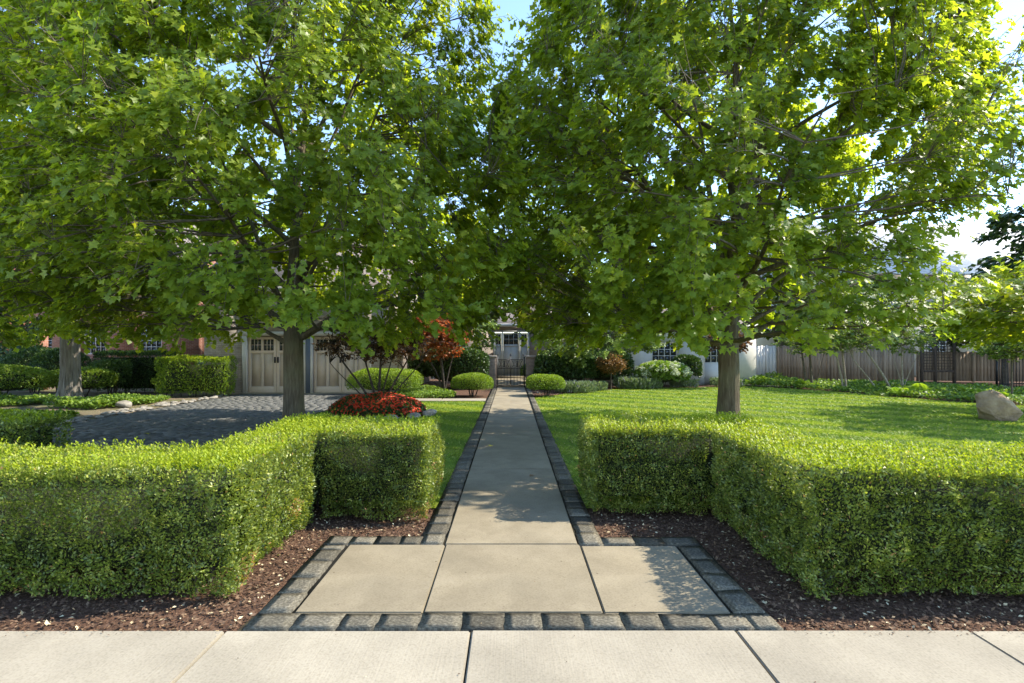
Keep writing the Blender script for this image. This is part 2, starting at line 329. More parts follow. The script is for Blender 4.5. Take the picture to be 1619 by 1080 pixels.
M['fence_wood'] = rough_mat('fence_wood', [(0.3, (0.2380, 0.1754, 0.1212)), (0.7, (0.4284, 0.3294, 0.2376))], scale=5, stretch=(6, 6, 0.5), rough=0.9, obj_var=0.22, bump=0.4)
M['lattice'] = rough_mat('lattice', [(0.3, (0.06, 0.045, 0.035)), (0.7, (0.12, 0.09, 0.07))], scale=8, rough=0.85)
M['boulder'] = rough_mat('boulder', [(0.25, (0.1928, 0.1365, 0.0878)), (0.5, (0.3742, 0.2730, 0.1848)), (0.78, (0.5897, 0.4620, 0.3326))], scale=3, detail=14, rough=0.92, bump=1, bump_scale=9, bdist=0.05)
M['pale_stone'] = rough_mat('pale_stone', [(0.3, (0.20, 0.18, 0.155)), (0.7, (0.40, 0.37, 0.32))], scale=9, detail=10, rough=0.9, bump=0.8, bump_scale=14, bdist=0.02, obj_var=0.2)
def glass_mat():
    m, n, l, out = mat_new('window_glass'); p = n.new('ShaderNodeBsdfPrincipled'); l.new(p.outputs[0], out.inputs[0])
    p.inputs['Base Color'].default_value = (0.02, 0.028, 0.025, 1); p.inputs['Roughness'].default_value = 0.04; p.inputs['Specular IOR Level'].default_value = 0.9
    return m
M['glass'] = glass_mat()

_n, _l = M['lawn'].node_tree.nodes, M['lawn'].node_tree.links     # mower passes: light and dark sheen of leaning blades painted into the colour
_t = _n.new('ShaderNodeTexCoord'); _m = _n.new('ShaderNodeMapping'); _m.inputs['Rotation'].default_value = (0, 0, -math.atan2(.8, .6)); _l.new(_t.outputs['Object'], _m.inputs[0])
_w = _n.new('ShaderNodeTexWave'); _w.inputs['Scale'].default_value = 0.26; _w.inputs['Distortion'].default_value = 0.6; _w.inputs['Detail'].default_value = 3; _l.new(_m.outputs[0], _w.inputs['Vector'])
_r = ramp(_n, [(0.35, (0.72, 0.76, 0.78)), (0.65, (1.3, 1.22, 1.2))]); _l.new(_w.outputs['Fac'], _r.inputs[0])
_x = _n.new('ShaderNodeMixRGB'); _x.blend_type = 'MULTIPLY'; _x.inputs[0].default_value = 1; _p = _n['Principled BSDF']
_l.new(_p.inputs['Base Color'].links[0].from_socket, _x.inputs[1]); _l.new(_r.outputs[0], _x.inputs[2]); _l.new(_x.outputs[0], _p.inputs['Base Color'])

# ------------------------------------------------------------------ polygons on the ground
def sheet(name, pts, z, mat, parent=None, kind='structure'):
    bm = bmesh.new(); vs = [bm.verts.new((x, y, z)) for x, y in pts]; f = bm.faces.new(vs)
    if f.normal.z < 0: f.normal_flip()
    bmesh.ops.triangulate(bm, faces=bm.faces[:])
    me = bpy.data.meshes.new(name); bm.to_mesh(me); bm.free(); me.materials.append(mat)
    o = link(name, me, parent)
    if kind: o['kind'] = kind
    return o
def in_poly(P, poly):
    x, y = P[:, 0], P[:, 1]; c = np.zeros(len(P), bool); n = len(poly)
    for i in range(n):
        x0, y0 = poly[i]; x1, y1 = poly[(i + 1) % n]
        if y0 == y1: continue
        c ^= ((y0 > y) != (y1 > y)) & (x < (x1 - x0) * (y - y0) / (y1 - y0) + x0)
    return c
def poly_pts(poly, n):
    a = np.array(poly); lo, hi = a.min(0), a.max(0)
    P = rng.uniform(lo, hi, (n, 2)); return P[in_poly(P, poly)]

sheet('ground', [(-160, -60), (160, -60), (160, 260), (-160, 260)], -0.10, M['ground'])
sheet('front_mulch_bed', [(-13, 3.2), (13, 3.2), (13, 7.2), (-13, 7.2)], -0.035, M['mulch'])
LAWN_R = [(0.80, 5.75), (13, 6.2), (22, 6.2), (22, 13.5), (15.4, 15.6), (13.8, 17.0), (13.1, 18.8), (12.3, 21.2), (10.4, 23.5), (8.1, 22.9), (5.1, 22.5), (3.4, 21.3), (2.1, 19.8), (0.80, 18.4)]
LAWN_L = [(-0.80, 5.75), (-0.80, 17.0), (-3.0, 17.0), (-4.9, 15.6), (-5.0, 12), (-5.0, 6.2)]
sheet('lawn_right', LAWN_R, -0.022, M['lawn'])
sheet('lawn_left', LAWN_L, -0.022, M['lawn'])
sheet('back_mulch_bed', [(-5.1, 15.0), (-0.7, 15.0), (0.7, 15.0), (22, 12.5), (26, 12.5), (26, 33), (-5.1, 33)], -0.030, M['mulch'])
sheet('left_garden_soil', [(-40, 6.5), (-9.75, 6.5), (-9.75, 19.9), (-9.75, 34), (-40, 34)], -0.032, M['soil'])

# ------------------------------------------------------------------ slabs
def slab_mesh(w, l, h, mat, name='slab', rough=0.004, bevel=0.008):
    bm = bmesh.new(); bmesh.ops.create_cube(bm, size=1); bmesh.ops.scale(bm, vec=(w, l, h), verts=bm.verts)
    bmesh.ops.translate(bm, vec=(0, 0, -h / 2), verts=bm.verts)
    bmesh.ops.bevel(bm, geom=[e for e in bm.edges if any(v.co.z > -0.001 for v in e.verts)], offset=bevel, segments=2, affect='EDGES')
    me = bpy.data.meshes.new(name); bm.to_mesh(me); bm.free(); me.materials.append(mat); return me
walk = sheet('sidewalk', [(-14, 1.66), (14, 1.66), (14, 3.235), (-14, 3.235)], -0.030, M['joint'])
xs = [-13.6, -12.1, -10.6, -9.1, -7.65, -6.15, -4.67, -3.20, -1.715, -0.24, 1.35, 2.75, 4.25, 5.75, 7.25, 8.75, 10.25, 11.75, 13.3]
for a, b in zip(xs[:-1], xs[1:]):
    o = link('slab', slab_mesh(b - a - 0.010, 1.532, 0.09, M['sidewalk']), walk)
    o.location = ((a + b) / 2, 1.70 + 0.765, random.uniform(-0.002, 0.003)); o.rotation_euler = (random.uniform(-.001, .001), random.uniform(-.001, .001), 0)
o = None
_pm = MB().box(-1.63, 1.65, 3.24, 4.84, -.07, -.015).box(-.795, .80, 4.84, 22.9, -.07, -.012)
pathb = tag(_pm.build('path', M['joint']), kind='structure')
def path_slab(x0, x1, y0, y1):
    o = link('slab', slab_mesh(x1 - x0 - 0.009, y1 - y0 - 0.009, 0.09, M['path']), pathb); o.location = ((x0 + x1) / 2, (y0 + y1) / 2, random.uniform(-0.001, 0.003))
path_slab(-1.395, -0.565, 3.445, 4.64); path_slab(-0.565, 0.595, 3.445, 4.64); path_slab(0.595, 1.415, 3.445, 4.61)
ys = [4.64, 7.50, 10.35, 13.2, 16.05, 18.9, 22.9]
for a, b in zip(ys[:-1], ys[1:]): path_slab(-0.575, 0.580, a, b)
side = sheet('side_path', [(-3.6, 16.95), (-0.80, 16.95), (-0.80, 17.75), (-3.8, 17.75)], -0.012, M['joint'])
for k in range(2):
    o = link('slab', slab_mesh(1.42, 0.76, 0.06, M['sidewalk']), side); o.location = (-3.0 + 1.45 * k + 0.02, 17.35, 0.012)

# cobbles: six irregular block meshes
def cobble_mesh(k, mat, name='cobble', hh=0.10, bev=0.012, amp=1.0, nn=4):
    rr = random.Random(k * 31 + 5)
    c = [(-.5 + rr.uniform(-.014, .012) * amp, -.5 + rr.uniform(-.015, .025) * amp), (.5 - rr.uniform(-.014, .012) * amp, -.5 + rr.uniform(-.015, .025) * amp),
         (.5 - rr.uniform(-.014, .012) * amp, .5 - rr.uniform(-.015, .025) * amp), (-.5 + rr.uniform(-.014, .012) * amp, .5 - rr.uniform(-.015, .025) * amp)]
    V = []; F = []; tilt = (rr.uniform(-.005, .005), rr.uniform(-.005, .005))
    for j in range(nn + 1):
        for i in range(nn + 1):
            u, v = i / nn, j / nn; edge = i in (0, nn) or j in (0, nn); e = 0.018
            x = (1-u)*(1-v)*c[0][0] + u*(1-v)*c[1][0] + u*v*c[2][0] + (1-u)*v*c[3][0]; y = (1-u)*(1-v)*c[0][1] + u*(1-v)*c[1][1] + u*v*c[2][1] + (1-u)*v*c[3][1]
            if edge: x += rr.uniform(-e, e); y += rr.uniform(-e, e)
            V.append((x, y, (rr.uniform(-.004, -.001) if edge else rr.uniform(-.002, .003)) + tilt[0] * x + tilt[1] * y))
    for j in range(nn):
        for i in range(nn): p = j * (nn + 1) + i; F.append((p, p + 1, p + nn + 2, p + nn + 1))
    ring = [i for i in range(nn)] + [nn + j * (nn + 1) for j in range(nn)] + [(nn + 1) ** 2 - 1 - i for i in range(nn)] + [(nn - j) * (nn + 1) for j in range(nn)]
    b0 = len(V); V += [(V[i][0] * 1.03, V[i][1] * 1.03, -hh) for i in ring]; m = len(ring)
    F += [(ring[i], b0 + i, b0 + (i + 1) % m, ring[(i + 1) % m]) for i in range(m)]
    return np_mesh(name, np.array(V), np.array(F), mat)
cob = [cobble_mesh(k, M['granite']) for k in range(8)]
edging = sheet('cobble_edging', [(-1.66, 3.26), (-1.63, 3.24), (1.65, 3.24), (1.66, 3.26), (1.655, 3.44), (-1.65, 3.44)], -0.019, M['joint'])
ccount = 0
def cobble(x, y, lx, ly, rot=0, par=None, meshes=cob, name='cobble', z=None):
    o = link(name, random.choice(meshes), par or edging)
    o.location = (x, y, random.uniform(-0.001, 0.004) if z is None else z); o.scale = (lx + 0.002, ly + 0.002, 1)
    o.rotation_euler = (random.uniform(-.008, .008), random.uniform(-.008, .008), rot + random.uniform(-.025, .025) + (PI if random.random() < .5 else 0)); return o
def row(x0, y0, x1, y1, w, ln, meshes=cob, par=None):
    L = math.hypot(x1 - x0, y1 - y0); a = math.atan2(y1 - y0, x1 - x0); s = 0
    while s < L - 0.08:
        c = min(ln * random.uniform(0.82, 1.18), L - s)
        if L - s - c < 0.1: c = L - s
        t = (s + c / 2) / L; cobble(x0 + (x1 - x0) * t, y0 + (y1 - y0) * t, c, w * random.uniform(0.94, 1.05), a, par, meshes); s += c
row(-1.62, 3.342, 1.64, 3.342, 0.20, 0.265)
row(-1.51, 3.45, -1.53, 4.62, 0.20, 0.27); row(1.53, 3.45, 1.53, 4.60, 0.20, 0.27)
row(-1.62, 4.74, -0.79, 4.74, 0.19, 0.25); row(0.80, 4.72, 1.63, 4.72, 0.19, 0.25)
row(-0.69, 4.65, -0.69, 22.8, 0.20, 0.26); row(0.695, 4.63, 0.695, 22.8, 0.20, 0.26)

# driveway of small granite setts
drv = sheet('driveway', [(-9.95, 6.6), (-5.05, 6.6), (-5.05, 15.6), (-5.6, 18.6), (-5.2, 19.75), (-10.0, 19.75)], -0.020, M['joint'])
pav = [cobble_mesh(k + 20, M['paver'], 'paving_stone', 0.08, amp=0.8, nn=2) for k in range(6)]
allp = []
y = 8.9; rowi = 0
while y < 19.65:
    ln = 0.24; x = -9.9 + (0.12 if rowi % 2 else 0); xr = -5.08 - max(0, (y - 15.6)) * 0.18
    while x < xr - 0.05:
        w = ln * random.uniform(0.8, 1.2); w = min(w, xr - x); allp.append((x + w / 2, y + 0.075 + 0.012 * math.sin(x * .9), w, 0.15)); x += w
    y += 0.152; rowi += 1
allp.sort(key=lambda p: p[1] + (20 if (p[0] / p[1] < -0.95) else 0) + 0.2 * random.random())
mb_v, mb_f, mb_n = [], [], 0
for i, (x, yy, w, l_) in enumerate(allp):
    if i < 300: cobble(x, yy, w, l_, 0, drv, pav, 'paving_stone', z=random.uniform(-0.012, 0.004)); continue
    W, L_ = w / 2 - 0.004, l_ / 2 - 0.004; z = random.uniform(-0.008, 0.003); e = 0.008
    j = lambda: random.uniform(-.006, .006)
    V = [[x - W + j(), yy - L_ + j(), -0.05], [x + W + j(), yy - L_ + j(), -0.05], [x + W, yy + L_, -0.05], [x - W, yy + L_, -0.05],
         [x - W + e + j(), yy - L_ + e, z + j() / 2], [x + W - e + j(), yy - L_ + e, z + j() / 2], [x + W - e, yy + L_ - e + j(), z + j() / 2], [x - W + e, yy + L_ - e, z + j() / 2]]
    mb_v += V; mb_f.append(BOXF[1:] + mb_n); mb_n += 8
o = link('paving_stones', np_mesh('paving_stones', np.array(mb_v), np.concatenate(mb_f), M['paver']), drv); o['kind'] = 'stuff'

# ------------------------------------------------------------------ grass and mulch chips
def grass_patch(poly, n, name, hcut=(6.0, 26)):
    # density falls off with distance so that near blades are resolved
    P = poly_pts(poly, n * 4); d = np.maximum(P[:, 1], 5.5)
    P = P[rng.random(len(P)) < (7.0 / d) ** 1.3]; P = P[:n]
    d = P[:, 1]; m = len(P)
    stripe = np.sign(np.sin((P[:, 0] * 0.60 + P[:, 1] * 0.80) * 2 * PI / 1.23))      # rollers of the mower lay the blades over
    D = norm(np.stack([rng.normal(0, 0.25, m) + 0.75 * stripe, rng.normal(0, 0.25, m) - 0.55 * stripe, np.full(m, 0.8)], 1))
    Nn = np.stack([rng.normal(0, 1, m), -np.abs(rng.normal(1, 0.5, m)), rng.normal(0.4, 0.3, m)], 1)
    S = rng.uniform(0.03, 0.052, m) * (1 + 0.02 * d)
    X, Y, Z = leaf_frames(D, Nn); w = (0.0028 + 0.0006 * d)
    P3 = np.stack([P[:, 0], P[:, 1], np.full(m, -0.024)], 1)
    V = np.stack([P3 - X * w[:, None], P3 + X * w[:, None], P3 + Y * S[:, None]], 1).reshape(-1, 3)
    nz_ = snoise(P3, 1.3) * 0.10 + 0.26 * stripe  # sheen of each mower stripe also painted into the blade tone
    rn = np.clip(rng.random(m) * 0.75 + 0.1 + nz_, 0, 0.96); dry = rng.random(m) < 0.02; rn[dry] = 1.0
    me = np_mesh(name, V, np.arange(3 * m).reshape(-1, 3), M['grass'], np.repeat(rn, 3)); return tag(link(name, me), kind='stuff')
g1 = grass_patch(LAWN_R, 200000, 'lawn_grass'); tag(g1, 'short mown grass of the wide sunny lawn right of the path', 'grass')
g2 = grass_patch(LAWN_L, 60000, 'lawn_grass'); tag(g2, 'short mown grass of the small lawn left of the path', 'grass')

def chips(poly, n, name, label, smin=0.012, smax=0.042, z=-0.03):
    P = poly_pts(poly, n); m = len(P)
    P3 = np.stack([P[:, 0], P[:, 1], z + rng.uniform(0.0, 0.022, m)], 1)
    D = norm(np.stack([rng.normal(0, 1, m), rng.normal(0, 1, m), rng.normal(0, 0.28, m)], 1))
    Nn = norm(np.stack([rng.normal(0, 0.35, m), rng.normal(0, 0.35, m), np.ones(m)], 1))
    S = rng.uniform(smin, smax, m)
    o = link(name, leaves_mesh(name, P3, D, Nn, S, LEAF_OVAL, M['chip'])); return tag(o, label, 'mulch', kind='stuff')
chips([(-8, 3.25), (-1.66, 3.25), (-1.66, 4.84), (-0.80, 4.86), (-0.80, 5.9), (-2.6, 5.9), (-2.6, 4.3), (-8, 4.3)], 38000, 'mulch_chips', 'brown bark mulch chips round the left front hedge')
chips([(8, 3.25), (1.66, 3.25), (1.66, 4.84), (0.82, 4.86), (0.82, 5.9), (2.6, 5.9), (2.6, 4.3), (8, 4.3)], 38000, 'mulch_chips', 'brown bark mulch chips round the right front hedge')
chips([(0.85, 18.5), (2.2, 19.9), (3.5, 21.4), (5.2, 22.6), (8.2, 23.0), (8.2, 24.4), (0.85, 22.8)], 9000, 'mulch_chips', 'reddish mulch in the bed behind the sunny lawn', 0.04, 0.08)

# ------------------------------------------------------------------ hedges
def hedge(name, boxes, label, group=None, dens=11500, shoots=560, leaf=(0.016, 0.031), mat='hedge_leaf', shoot_mat='hedge_shoot', rad=0.075, amp=0.025, lump=5.0, cat='hedge', stems=True, depth=0.085, xr=(-99, 99), core_mat='hedge_core'):
    cx = np.mean([(b[0] + b[1]) / 2 for b in boxes]); cy = np.mean([(b[2] + b[3]) / 2 for b in boxes])
    root = thing(name, (cx, cy, 0), label, cat, group); off = np.array([cx, cy, 0])
    PP, NN = [], []
    TP = []
    for bi, b in enumerate(boxes):
        lo = np.array([b[0], b[2], b[4]]); hi = np.array([b[1], b[3], b[5]]); sz = hi - lo
        for ax in range(3):
            for s in (0, 1):
                if ax == 2 and s == 0: continue
                o1, o2 = [a for a in range(3) if a != ax]
                n = int(sz[o1] * sz[o2] * dens * (1.0 if ax != 1 or s == 0 else 0.3))
                P = rng.uniform(lo, hi, (n, 3)); P[:, ax] = (hi if s else lo)[ax]
                keep = np.ones(n, bool)
                for bj, c in enumerate(boxes):
                    if bj == bi: continue
                    keep &= ~((P[:, 0] > c[0] + .02) & (P[:, 0] < c[1] - .02) & (P[:, 1] > c[2] + .02) & (P[:, 1] < c[3] - .02) & (P[:, 2] < c[5] + .02))
                    if ax != 2 and bj < bi: keep &= ~((P[:, 0] > c[0] - .001) & (P[:, 0] < c[1] + .001) & (P[:, 1] > c[2] - .001) & (P[:, 1] < c[3] + .001))
                P = P[keep]; P = P[(np.abs(P[:, 0]) < 4.7) | (rng.random(len(P)) < .4)]
                q = np.clip(P, lo + rad, hi - rad); d = P - q; 
                # do not round where another box continues
                nn = norm(d); P2 = q + nn * rad
                for bj, c in enumerate(boxes):
                    if bj == bi: continue
                    near = (P[:, 0] > c[0] - .1) & (P[:, 0] < c[1] + .1) & (P[:, 1] > c[2] - .1) & (P[:, 1] < c[3] + .1)
                    e = np.zeros(3); e[ax] = 1 if s else -1
                    P2[near] = P[near]; nn[near] = e
                PP.append(P2); NN.append(nn)
                if ax == 2:
                    m = int(sz[o1] * sz[o2] * shoots); T = rng.uniform(lo, hi, (m, 3)); T[:, 2] = hi[2] - 0.02
                    TP.append(T)
    P = np.concatenate(PP); Nn = np.concatenate(NN); n = len(P)
    l1 = snoise(P, lump); l2 = snoise(P + 7, lump * 2.8); l3 = snoise(P * np.array([1, 1, .7]) + 2, lump * 7.5)
    # hollows: places where the clipped face opens
    P = P + Nn * (amp * l1 + amp * 0.7 * l2 + amp * 0.75 * l3)[:, None] - Nn * (rng.random(n) ** 1.6 * depth)[:, None]
    und = np.clip((0.30 - P[:, 2]) / 0.3, 0, 1); P = P - Nn * (und ** 2 * 0.06)[:, None] * np.array([1, 1, 0])
    cut = 0.005 + 0.03 * snoise(P * np.array([1, 1, 0]), 6); k = P[:, 2] > cut; P, Nn = P[k], Nn[k]; l1 = l1[k]; l2 = l2[k]; l3 = l3[k]; n = len(P)
    # sprig directions vary slowly so that leaves gather in sprays
    fld = np.stack([snoise(P + 3, 32), snoise(P + 11, 32), snoise(P + 23, 32)], 1) * 0.8
    D = norm(Nn * 0.55 + np.array([0, 0, 0.45]) + fld * 0.7 + rdir(n) * 0.55)
    LN = norm(Nn * 0.4 + np.array([0, 0, 0.7]) + rdir(n) * 0.8)
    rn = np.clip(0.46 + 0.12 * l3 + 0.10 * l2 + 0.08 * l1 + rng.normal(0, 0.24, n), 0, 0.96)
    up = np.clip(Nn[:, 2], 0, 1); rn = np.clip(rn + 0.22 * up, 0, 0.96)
    rn[rng.random(n) < 0.007 + 0.35 * ((snoise(P + 40, 7) > 1.15) & (P[:, 2] < .5))] = 1.0
    S = rng.uniform(leaf[0], leaf[1], n)
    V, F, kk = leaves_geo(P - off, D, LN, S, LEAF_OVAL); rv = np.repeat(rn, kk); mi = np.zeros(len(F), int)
    if shoots:
        T = np.concatenate(TP); m = len(T); nl = 7
        h = rng.uniform(0.03, 0.085, m); ax = norm(np.stack([rng.normal(0, .22, m), rng.normal(0, .22, m), np.ones(m)], 1))
        T = T + np.array([0, 0, 1]) * (amp * snoise(T, lump))[:, None]
        t = (np.arange(nl) / (nl - 1))[None, :, None]
        LP = (T[:, None] + ax[:, None] * h[:, None, None] * t).reshape(-1, 3)
        ang = rng.uniform(0, 6.28, (m, 1)) + np.arange(nl)[None] * 2.4
        LD = norm(np.stack([np.cos(ang), np.sin(ang), np.full_like(ang, 0.75)], -1).reshape(-1, 3) + np.repeat(ax, nl, 0) * 0.3)
        V2, F2, k2 = leaves_geo(LP - off, LD, np.tile([0, 0, 1.0], (len(LP), 1)) + rdir(len(LP)) * .3, rng.uniform(leaf[0], leaf[1] * 1.0, len(LP)), LEAF_OVAL)
        F = np.concatenate([F, F2 + len(V)]); V = np.concatenate([V, V2]); rv = np.concatenate([rv, np.repeat(rng.random(len(LP)), k2)]); mi = np.concatenate([mi, np.ones(len(F2), int)])
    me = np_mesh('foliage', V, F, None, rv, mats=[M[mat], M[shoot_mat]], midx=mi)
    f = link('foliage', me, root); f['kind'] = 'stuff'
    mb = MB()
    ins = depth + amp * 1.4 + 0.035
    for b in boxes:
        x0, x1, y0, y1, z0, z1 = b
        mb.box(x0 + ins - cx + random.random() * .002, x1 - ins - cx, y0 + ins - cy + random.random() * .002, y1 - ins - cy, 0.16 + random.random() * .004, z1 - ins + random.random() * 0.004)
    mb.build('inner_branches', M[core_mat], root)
    if stems:
        for b in boxes:
            x0, x1, y0, y1, z0, z1 = b; nn_ = max(2, int((x1 - x0 + y1 - y0) * 4))
            for k in range(nn_):
                x = random.uniform(x0 + .15, x1 - .15) - cx; yy = random.uniform(y0 + .15, y1 - .15) - cy
                MB().tube([(x, yy, -0.04), (x + random.uniform(-.05, .05), yy + random.uniform(-.05, .05), 0.3)], [0.016, 0.011], 5).build('stem', M['dark_twig'], root)
    return root

hedge('clipped_hedge', [(-6.6, -1.88, 3.62, 4.52, 0.0, 0.865), (-2.52, -1.88, 3.64, 6.36, 0.0, 0.86), (-2.52, -0.81, 5.24, 6.36, 0.0, 0.865)],
      'knee high clipped yew hedge stepping back round the left of the entrance slabs', 'clipped front hedges')
hedge('clipped_hedge', [(2.0, 6.6, 3.58, 4.50, 0.0, 0.88), (2.0, 2.66, 3.60, 6.50, 0.0, 0.875), (0.80, 2.66, 5.40, 6.50, 0.0, 0.88)],
      'knee high clipped yew hedge stepping back round the right of the entrance slabs', 'clipped front hedges')
hedge('low_hedge', [(-9.5, -6.15, 6.75, 7.55, 0.0, 0.76)], 'low dark green hedge end at the left frame edge beside the driveway', None, dens=9000, shoots=300, leaf=(0.03, 0.05))

# ------------------------------------------------------------------ trees
def trunk_mesh(pts, rads, sides=28, furrow=0.04, nf=9, flare=None, sub=26):
    P = np.array(pts, float); t = np.linspace(0, len(P) - 1, sub)
    C = np.stack([np.interp(t, range(len(P)), P[:, k]) for k in range(3)], 1); r = np.interp(t, range(len(P)), rads)
    a = np.arange(sides) / sides * 2 * PI
    V = []
    for i in range(sub):
        f = 1 + furrow * np.sin(a * nf + 0.7 * np.sin(C[i, 2] * 2.3) + 1.1) + furrow * 0.6 * np.sin(a * (nf * 2 + 1) + C[i, 2] * 1.3) + 0.02 * np.sin(a * 3 + C[i, 2] * 3)
        if flare: f = f + flare * math.exp(-C[i, 2] * 4.5) * (1 + 0.45 * np.sin(a * 5 + 0.6))
        V.append(C[i] + r[i] * f[:, None] * np.stack([np.cos(a), np.sin(a), np.zeros(sides)], 1))
    V = np.concatenate(V); j, k = np.meshgrid(np.arange(sub - 1), np.arange(sides), indexing='ij'); k2 = (k + 1) % sides
    F = np.stack([j * sides + k, j * sides + k2, (j + 1) * sides + k2, (j + 1) * sides + k], -1).reshape(-1, 4)
    return V, F

def make_tree(name, label, base, prof, Rx, Ry, z0, z1, fork, tr, seed, limbs=11, clumps=300, tw=13, lv=12, leaf=(0.10, 0.155), mat='maple_leaf', tpl=LEAF_MAPLE,
              far_tpl=LEAF_MAPLE_S, group=None, cat='tree', custom=(), bark='bark', flare=0.5, furrow=0.035, lean=(0, 0), spread=0.48, n_leaf_parts=0, droop=0.55, min_r=0.30, clear=None, outz=0.35, cut=None, spr=(1, 1, .72), nup=0.75, nout=0.30):
    """Rx=(left,right) Ry=(near,far) crown radii; prof = list of (u, factor) between z0 and z1"""
    global rng
    rng = np.random.default_rng(seed); rr = random.Random(seed)
    root = thing(name, base, label, cat, group)
    pu, pf = [p[0] for p in prof], [p[1] for p in prof]
    def env(P):      # distance factor: 1 on the envelope
        u = (P[:, 2] - z0) / (z1 - z0); f = np.interp(u, pu, pf)
        rx = np.where(P[:, 0] > 0, Rx[1], Rx[0]) * f; ry = np.where(P[:, 1] > 0, Ry[1], Ry[0]) * f
        e = np.sqrt((P[:, 0] / np.maximum(rx, .01)) ** 2 + (P[:, 1] / np.maximum(ry, .01)) ** 2)
        e = np.where((u < 0) | (u > 1), 9, e); return e / (1 + 0.11 * snoise(P + seed, 1.1))
    # clump centres
    C = []
    tries = rng.uniform([-Rx[0] * 1.15, -Ry[0] * 1.15, z0], [Rx[1] * 1.15, Ry[1] * 1.15, z1], (clumps * 60, 3))
    e = env(tries); ok = (e < 1) & (rng.random(len(e)) < np.clip((e - min_r) / (1 - min_r), 0, 1) ** 0.7 + 0.03)
    tries = tries[ok]
    if cut is not None: tries = tries[~cut(tries + np.array(base))]
    md = (Rx[0] + Rx[1] + Ry[0] + Ry[1]) / 4 * 0.11; C = np.zeros((0, 3))
    for p in tries:
        if len(C) >= clumps: break
        if len(C) == 0 or np.min(np.linalg.norm(C - p, axis=1)) > md: C = np.vstack([C, p])
    # trunk and limbs
    top = z0 + (z1 - z0) * 0.86
    lx, ly = lean
    tp = [(0, 0, -0.08), (0.01 + lx * .3, ly * .3, fork * 0.5), (lx, ly, fork), (lx + rr.uniform(-.12, .12), ly + .05, fork + (top - fork) * .17), (lx + rr.uniform(-.2, .2), ly * 1.3 + .05, fork + (top - fork) * .33), (lx + rr.uniform(-.3, .3), ly + rr.uniform(-.2, .2), fork + (top - fork) * .5), (lx + rr.uniform(-.4, .4), ly * 1.5, fork + (top - fork) * .7), (lx + rr.uniform(-.5, .5), ly * 1.5, top)]
    V, F = trunk_mesh(tp, [tr * 1.06, tr, tr * 0.96, tr * 0.55, tr * 0.36, tr * 0.25, tr * 0.15, tr * 0.04], furrow=furrow, flare=flare, sub=44)
    o = link('trunk', np_mesh('trunk', V, F, M[bark], smooth=True), root)
    LP = [];
    axis = np.array(tp)
    at = lambda z: np.array([np.interp(z, axis[:, 2], axis[:, 0]), np.interp(z, axis[:, 2], axis[:, 1]), z])
    SEG = 14; lb = []
    specs = list(custom)
    for k in range(limbs):
        a = k * 2.39996 + rr.uniform(-.25, .25); lev = k / max(1, limbs - 1)
        zs = fork - 0.12 + lev ** 1.3 * (top - fork) * 0.45
        ze = z0 + (z1 - z0) * (0.16 + 0.62 * ((k * 0.618) % 1.0) * 0.9 + 0.12 * lev); ze = max(ze, zs + 1.7)
        f = np.interp((ze - z0) / (z1 - z0), pu, pf) * 0.80
        dx, dy = math.cos(a), math.sin(a)
        ex = dx * (Rx[1] if dx > 0 else Rx[0]) * f; ey = dy * (Ry[1] if dy > 0 else Ry[0]) * f
        specs.append((zs, (ex, ey, ze), tr * rr.uniform(0.24, 0.36)))
    A, B, Cc, D, Rl = [], [], [], [], []
    for zs, e_, r_ in specs:
        s = at(zs); e_ = np.array(e_, float); hor = e_ - s; hor[2] = 0; h = e_[2] - zs
        A.append(s); B.append(s + hor * 0.30 + np.array([0, 0, h * 0.34])); Cc.append(s + hor * 0.66 + np.array([0, 0, h * 0.72 + .1])); D.append(e_); Rl.append(r_)
    LB = bez(np.array(A), np.array(B), np.array(Cc), np.array(D), SEG)
    wob = np.stack([snoise(LB.reshape(-1, 3) + 5 * s, 1.6).reshape(LB.shape[:2]) for s in (1, 2, 3)], -1) * 0.07; wob[:, 0] = 0; LB = LB + wob
    Rl = np.array(Rl)[:, None] * (1 - 0.86 * np.linspace(0, 1, SEG)[None]) * (1 + 0.5 * np.exp(-np.linspace(0, 1, SEG)[None] * 16))
    Vl, Fl = tubes(LB, Rl, 9)
    o = link('limbs', np_mesh('limbs', Vl, Fl, M[bark], smooth=True), root)
    # every clump hangs on the nearest limb or the leader
    LS = np.concatenate([LB[:, 3:].reshape(-1, 3), np.array([at(z) for z in np.sort(rng.uniform(fork + .4, top, 70))])])
    LR = np.concatenate([Rl[:, 3:].ravel(), np.linspace(0.05, 0.015, 70)])
    dd = np.linalg.norm(C[:, None] - LS[None], axis=2)
    rc = np.linalg.norm(C[:, :2], axis=1); rs = np.linalg.norm(LS[:, :2], axis=1)
    cost = dd + 0.8 * np.maximum(0, LS[None, :, 2] - C[:, None, 2] + 0.1) + 0.8 * np.maximum(0, rs[None] - rc[:, None] + 0.1)
    idx = np.argmin(cost, 1); S0 = LS[idx]; v = C - S0; L = np.linalg.norm(v, axis=1, keepdims=True)
    outd = norm(np.concatenate([C[:, :2], np.zeros((len(C), 1))], 1) + 1e-6)
    BR = bez(S0, S0 + v * 0.35 + outd * L * 0.10 + np.array([0, 0, 1]) * L * -0.02, S0 + v * 0.70 + np.array([0, 0, 1]) * L * 0.06, C, 7)
    r0 = np.minimum(LR[idx] * 0.8, 0.008 + 0.007 * L[:, 0]); BR = BR + (np.stack([snoise(BR.reshape(-1, 3) + 9 * s_, 3.2).reshape(BR.shape[:2]) for s_ in (1, 2, 3)], -1) * 0.06 * np.sin(np.linspace(0, PI, 7))[None, :, None]); RB = r0[:, None] * (1 - 0.72 * np.linspace(0, 1, 7)[None])
    Vb, Fb = tubes(BR, RB, 5)
    # twigs
    n = len(C); ci = np.repeat(np.arange(n), tw); m = len(ci)
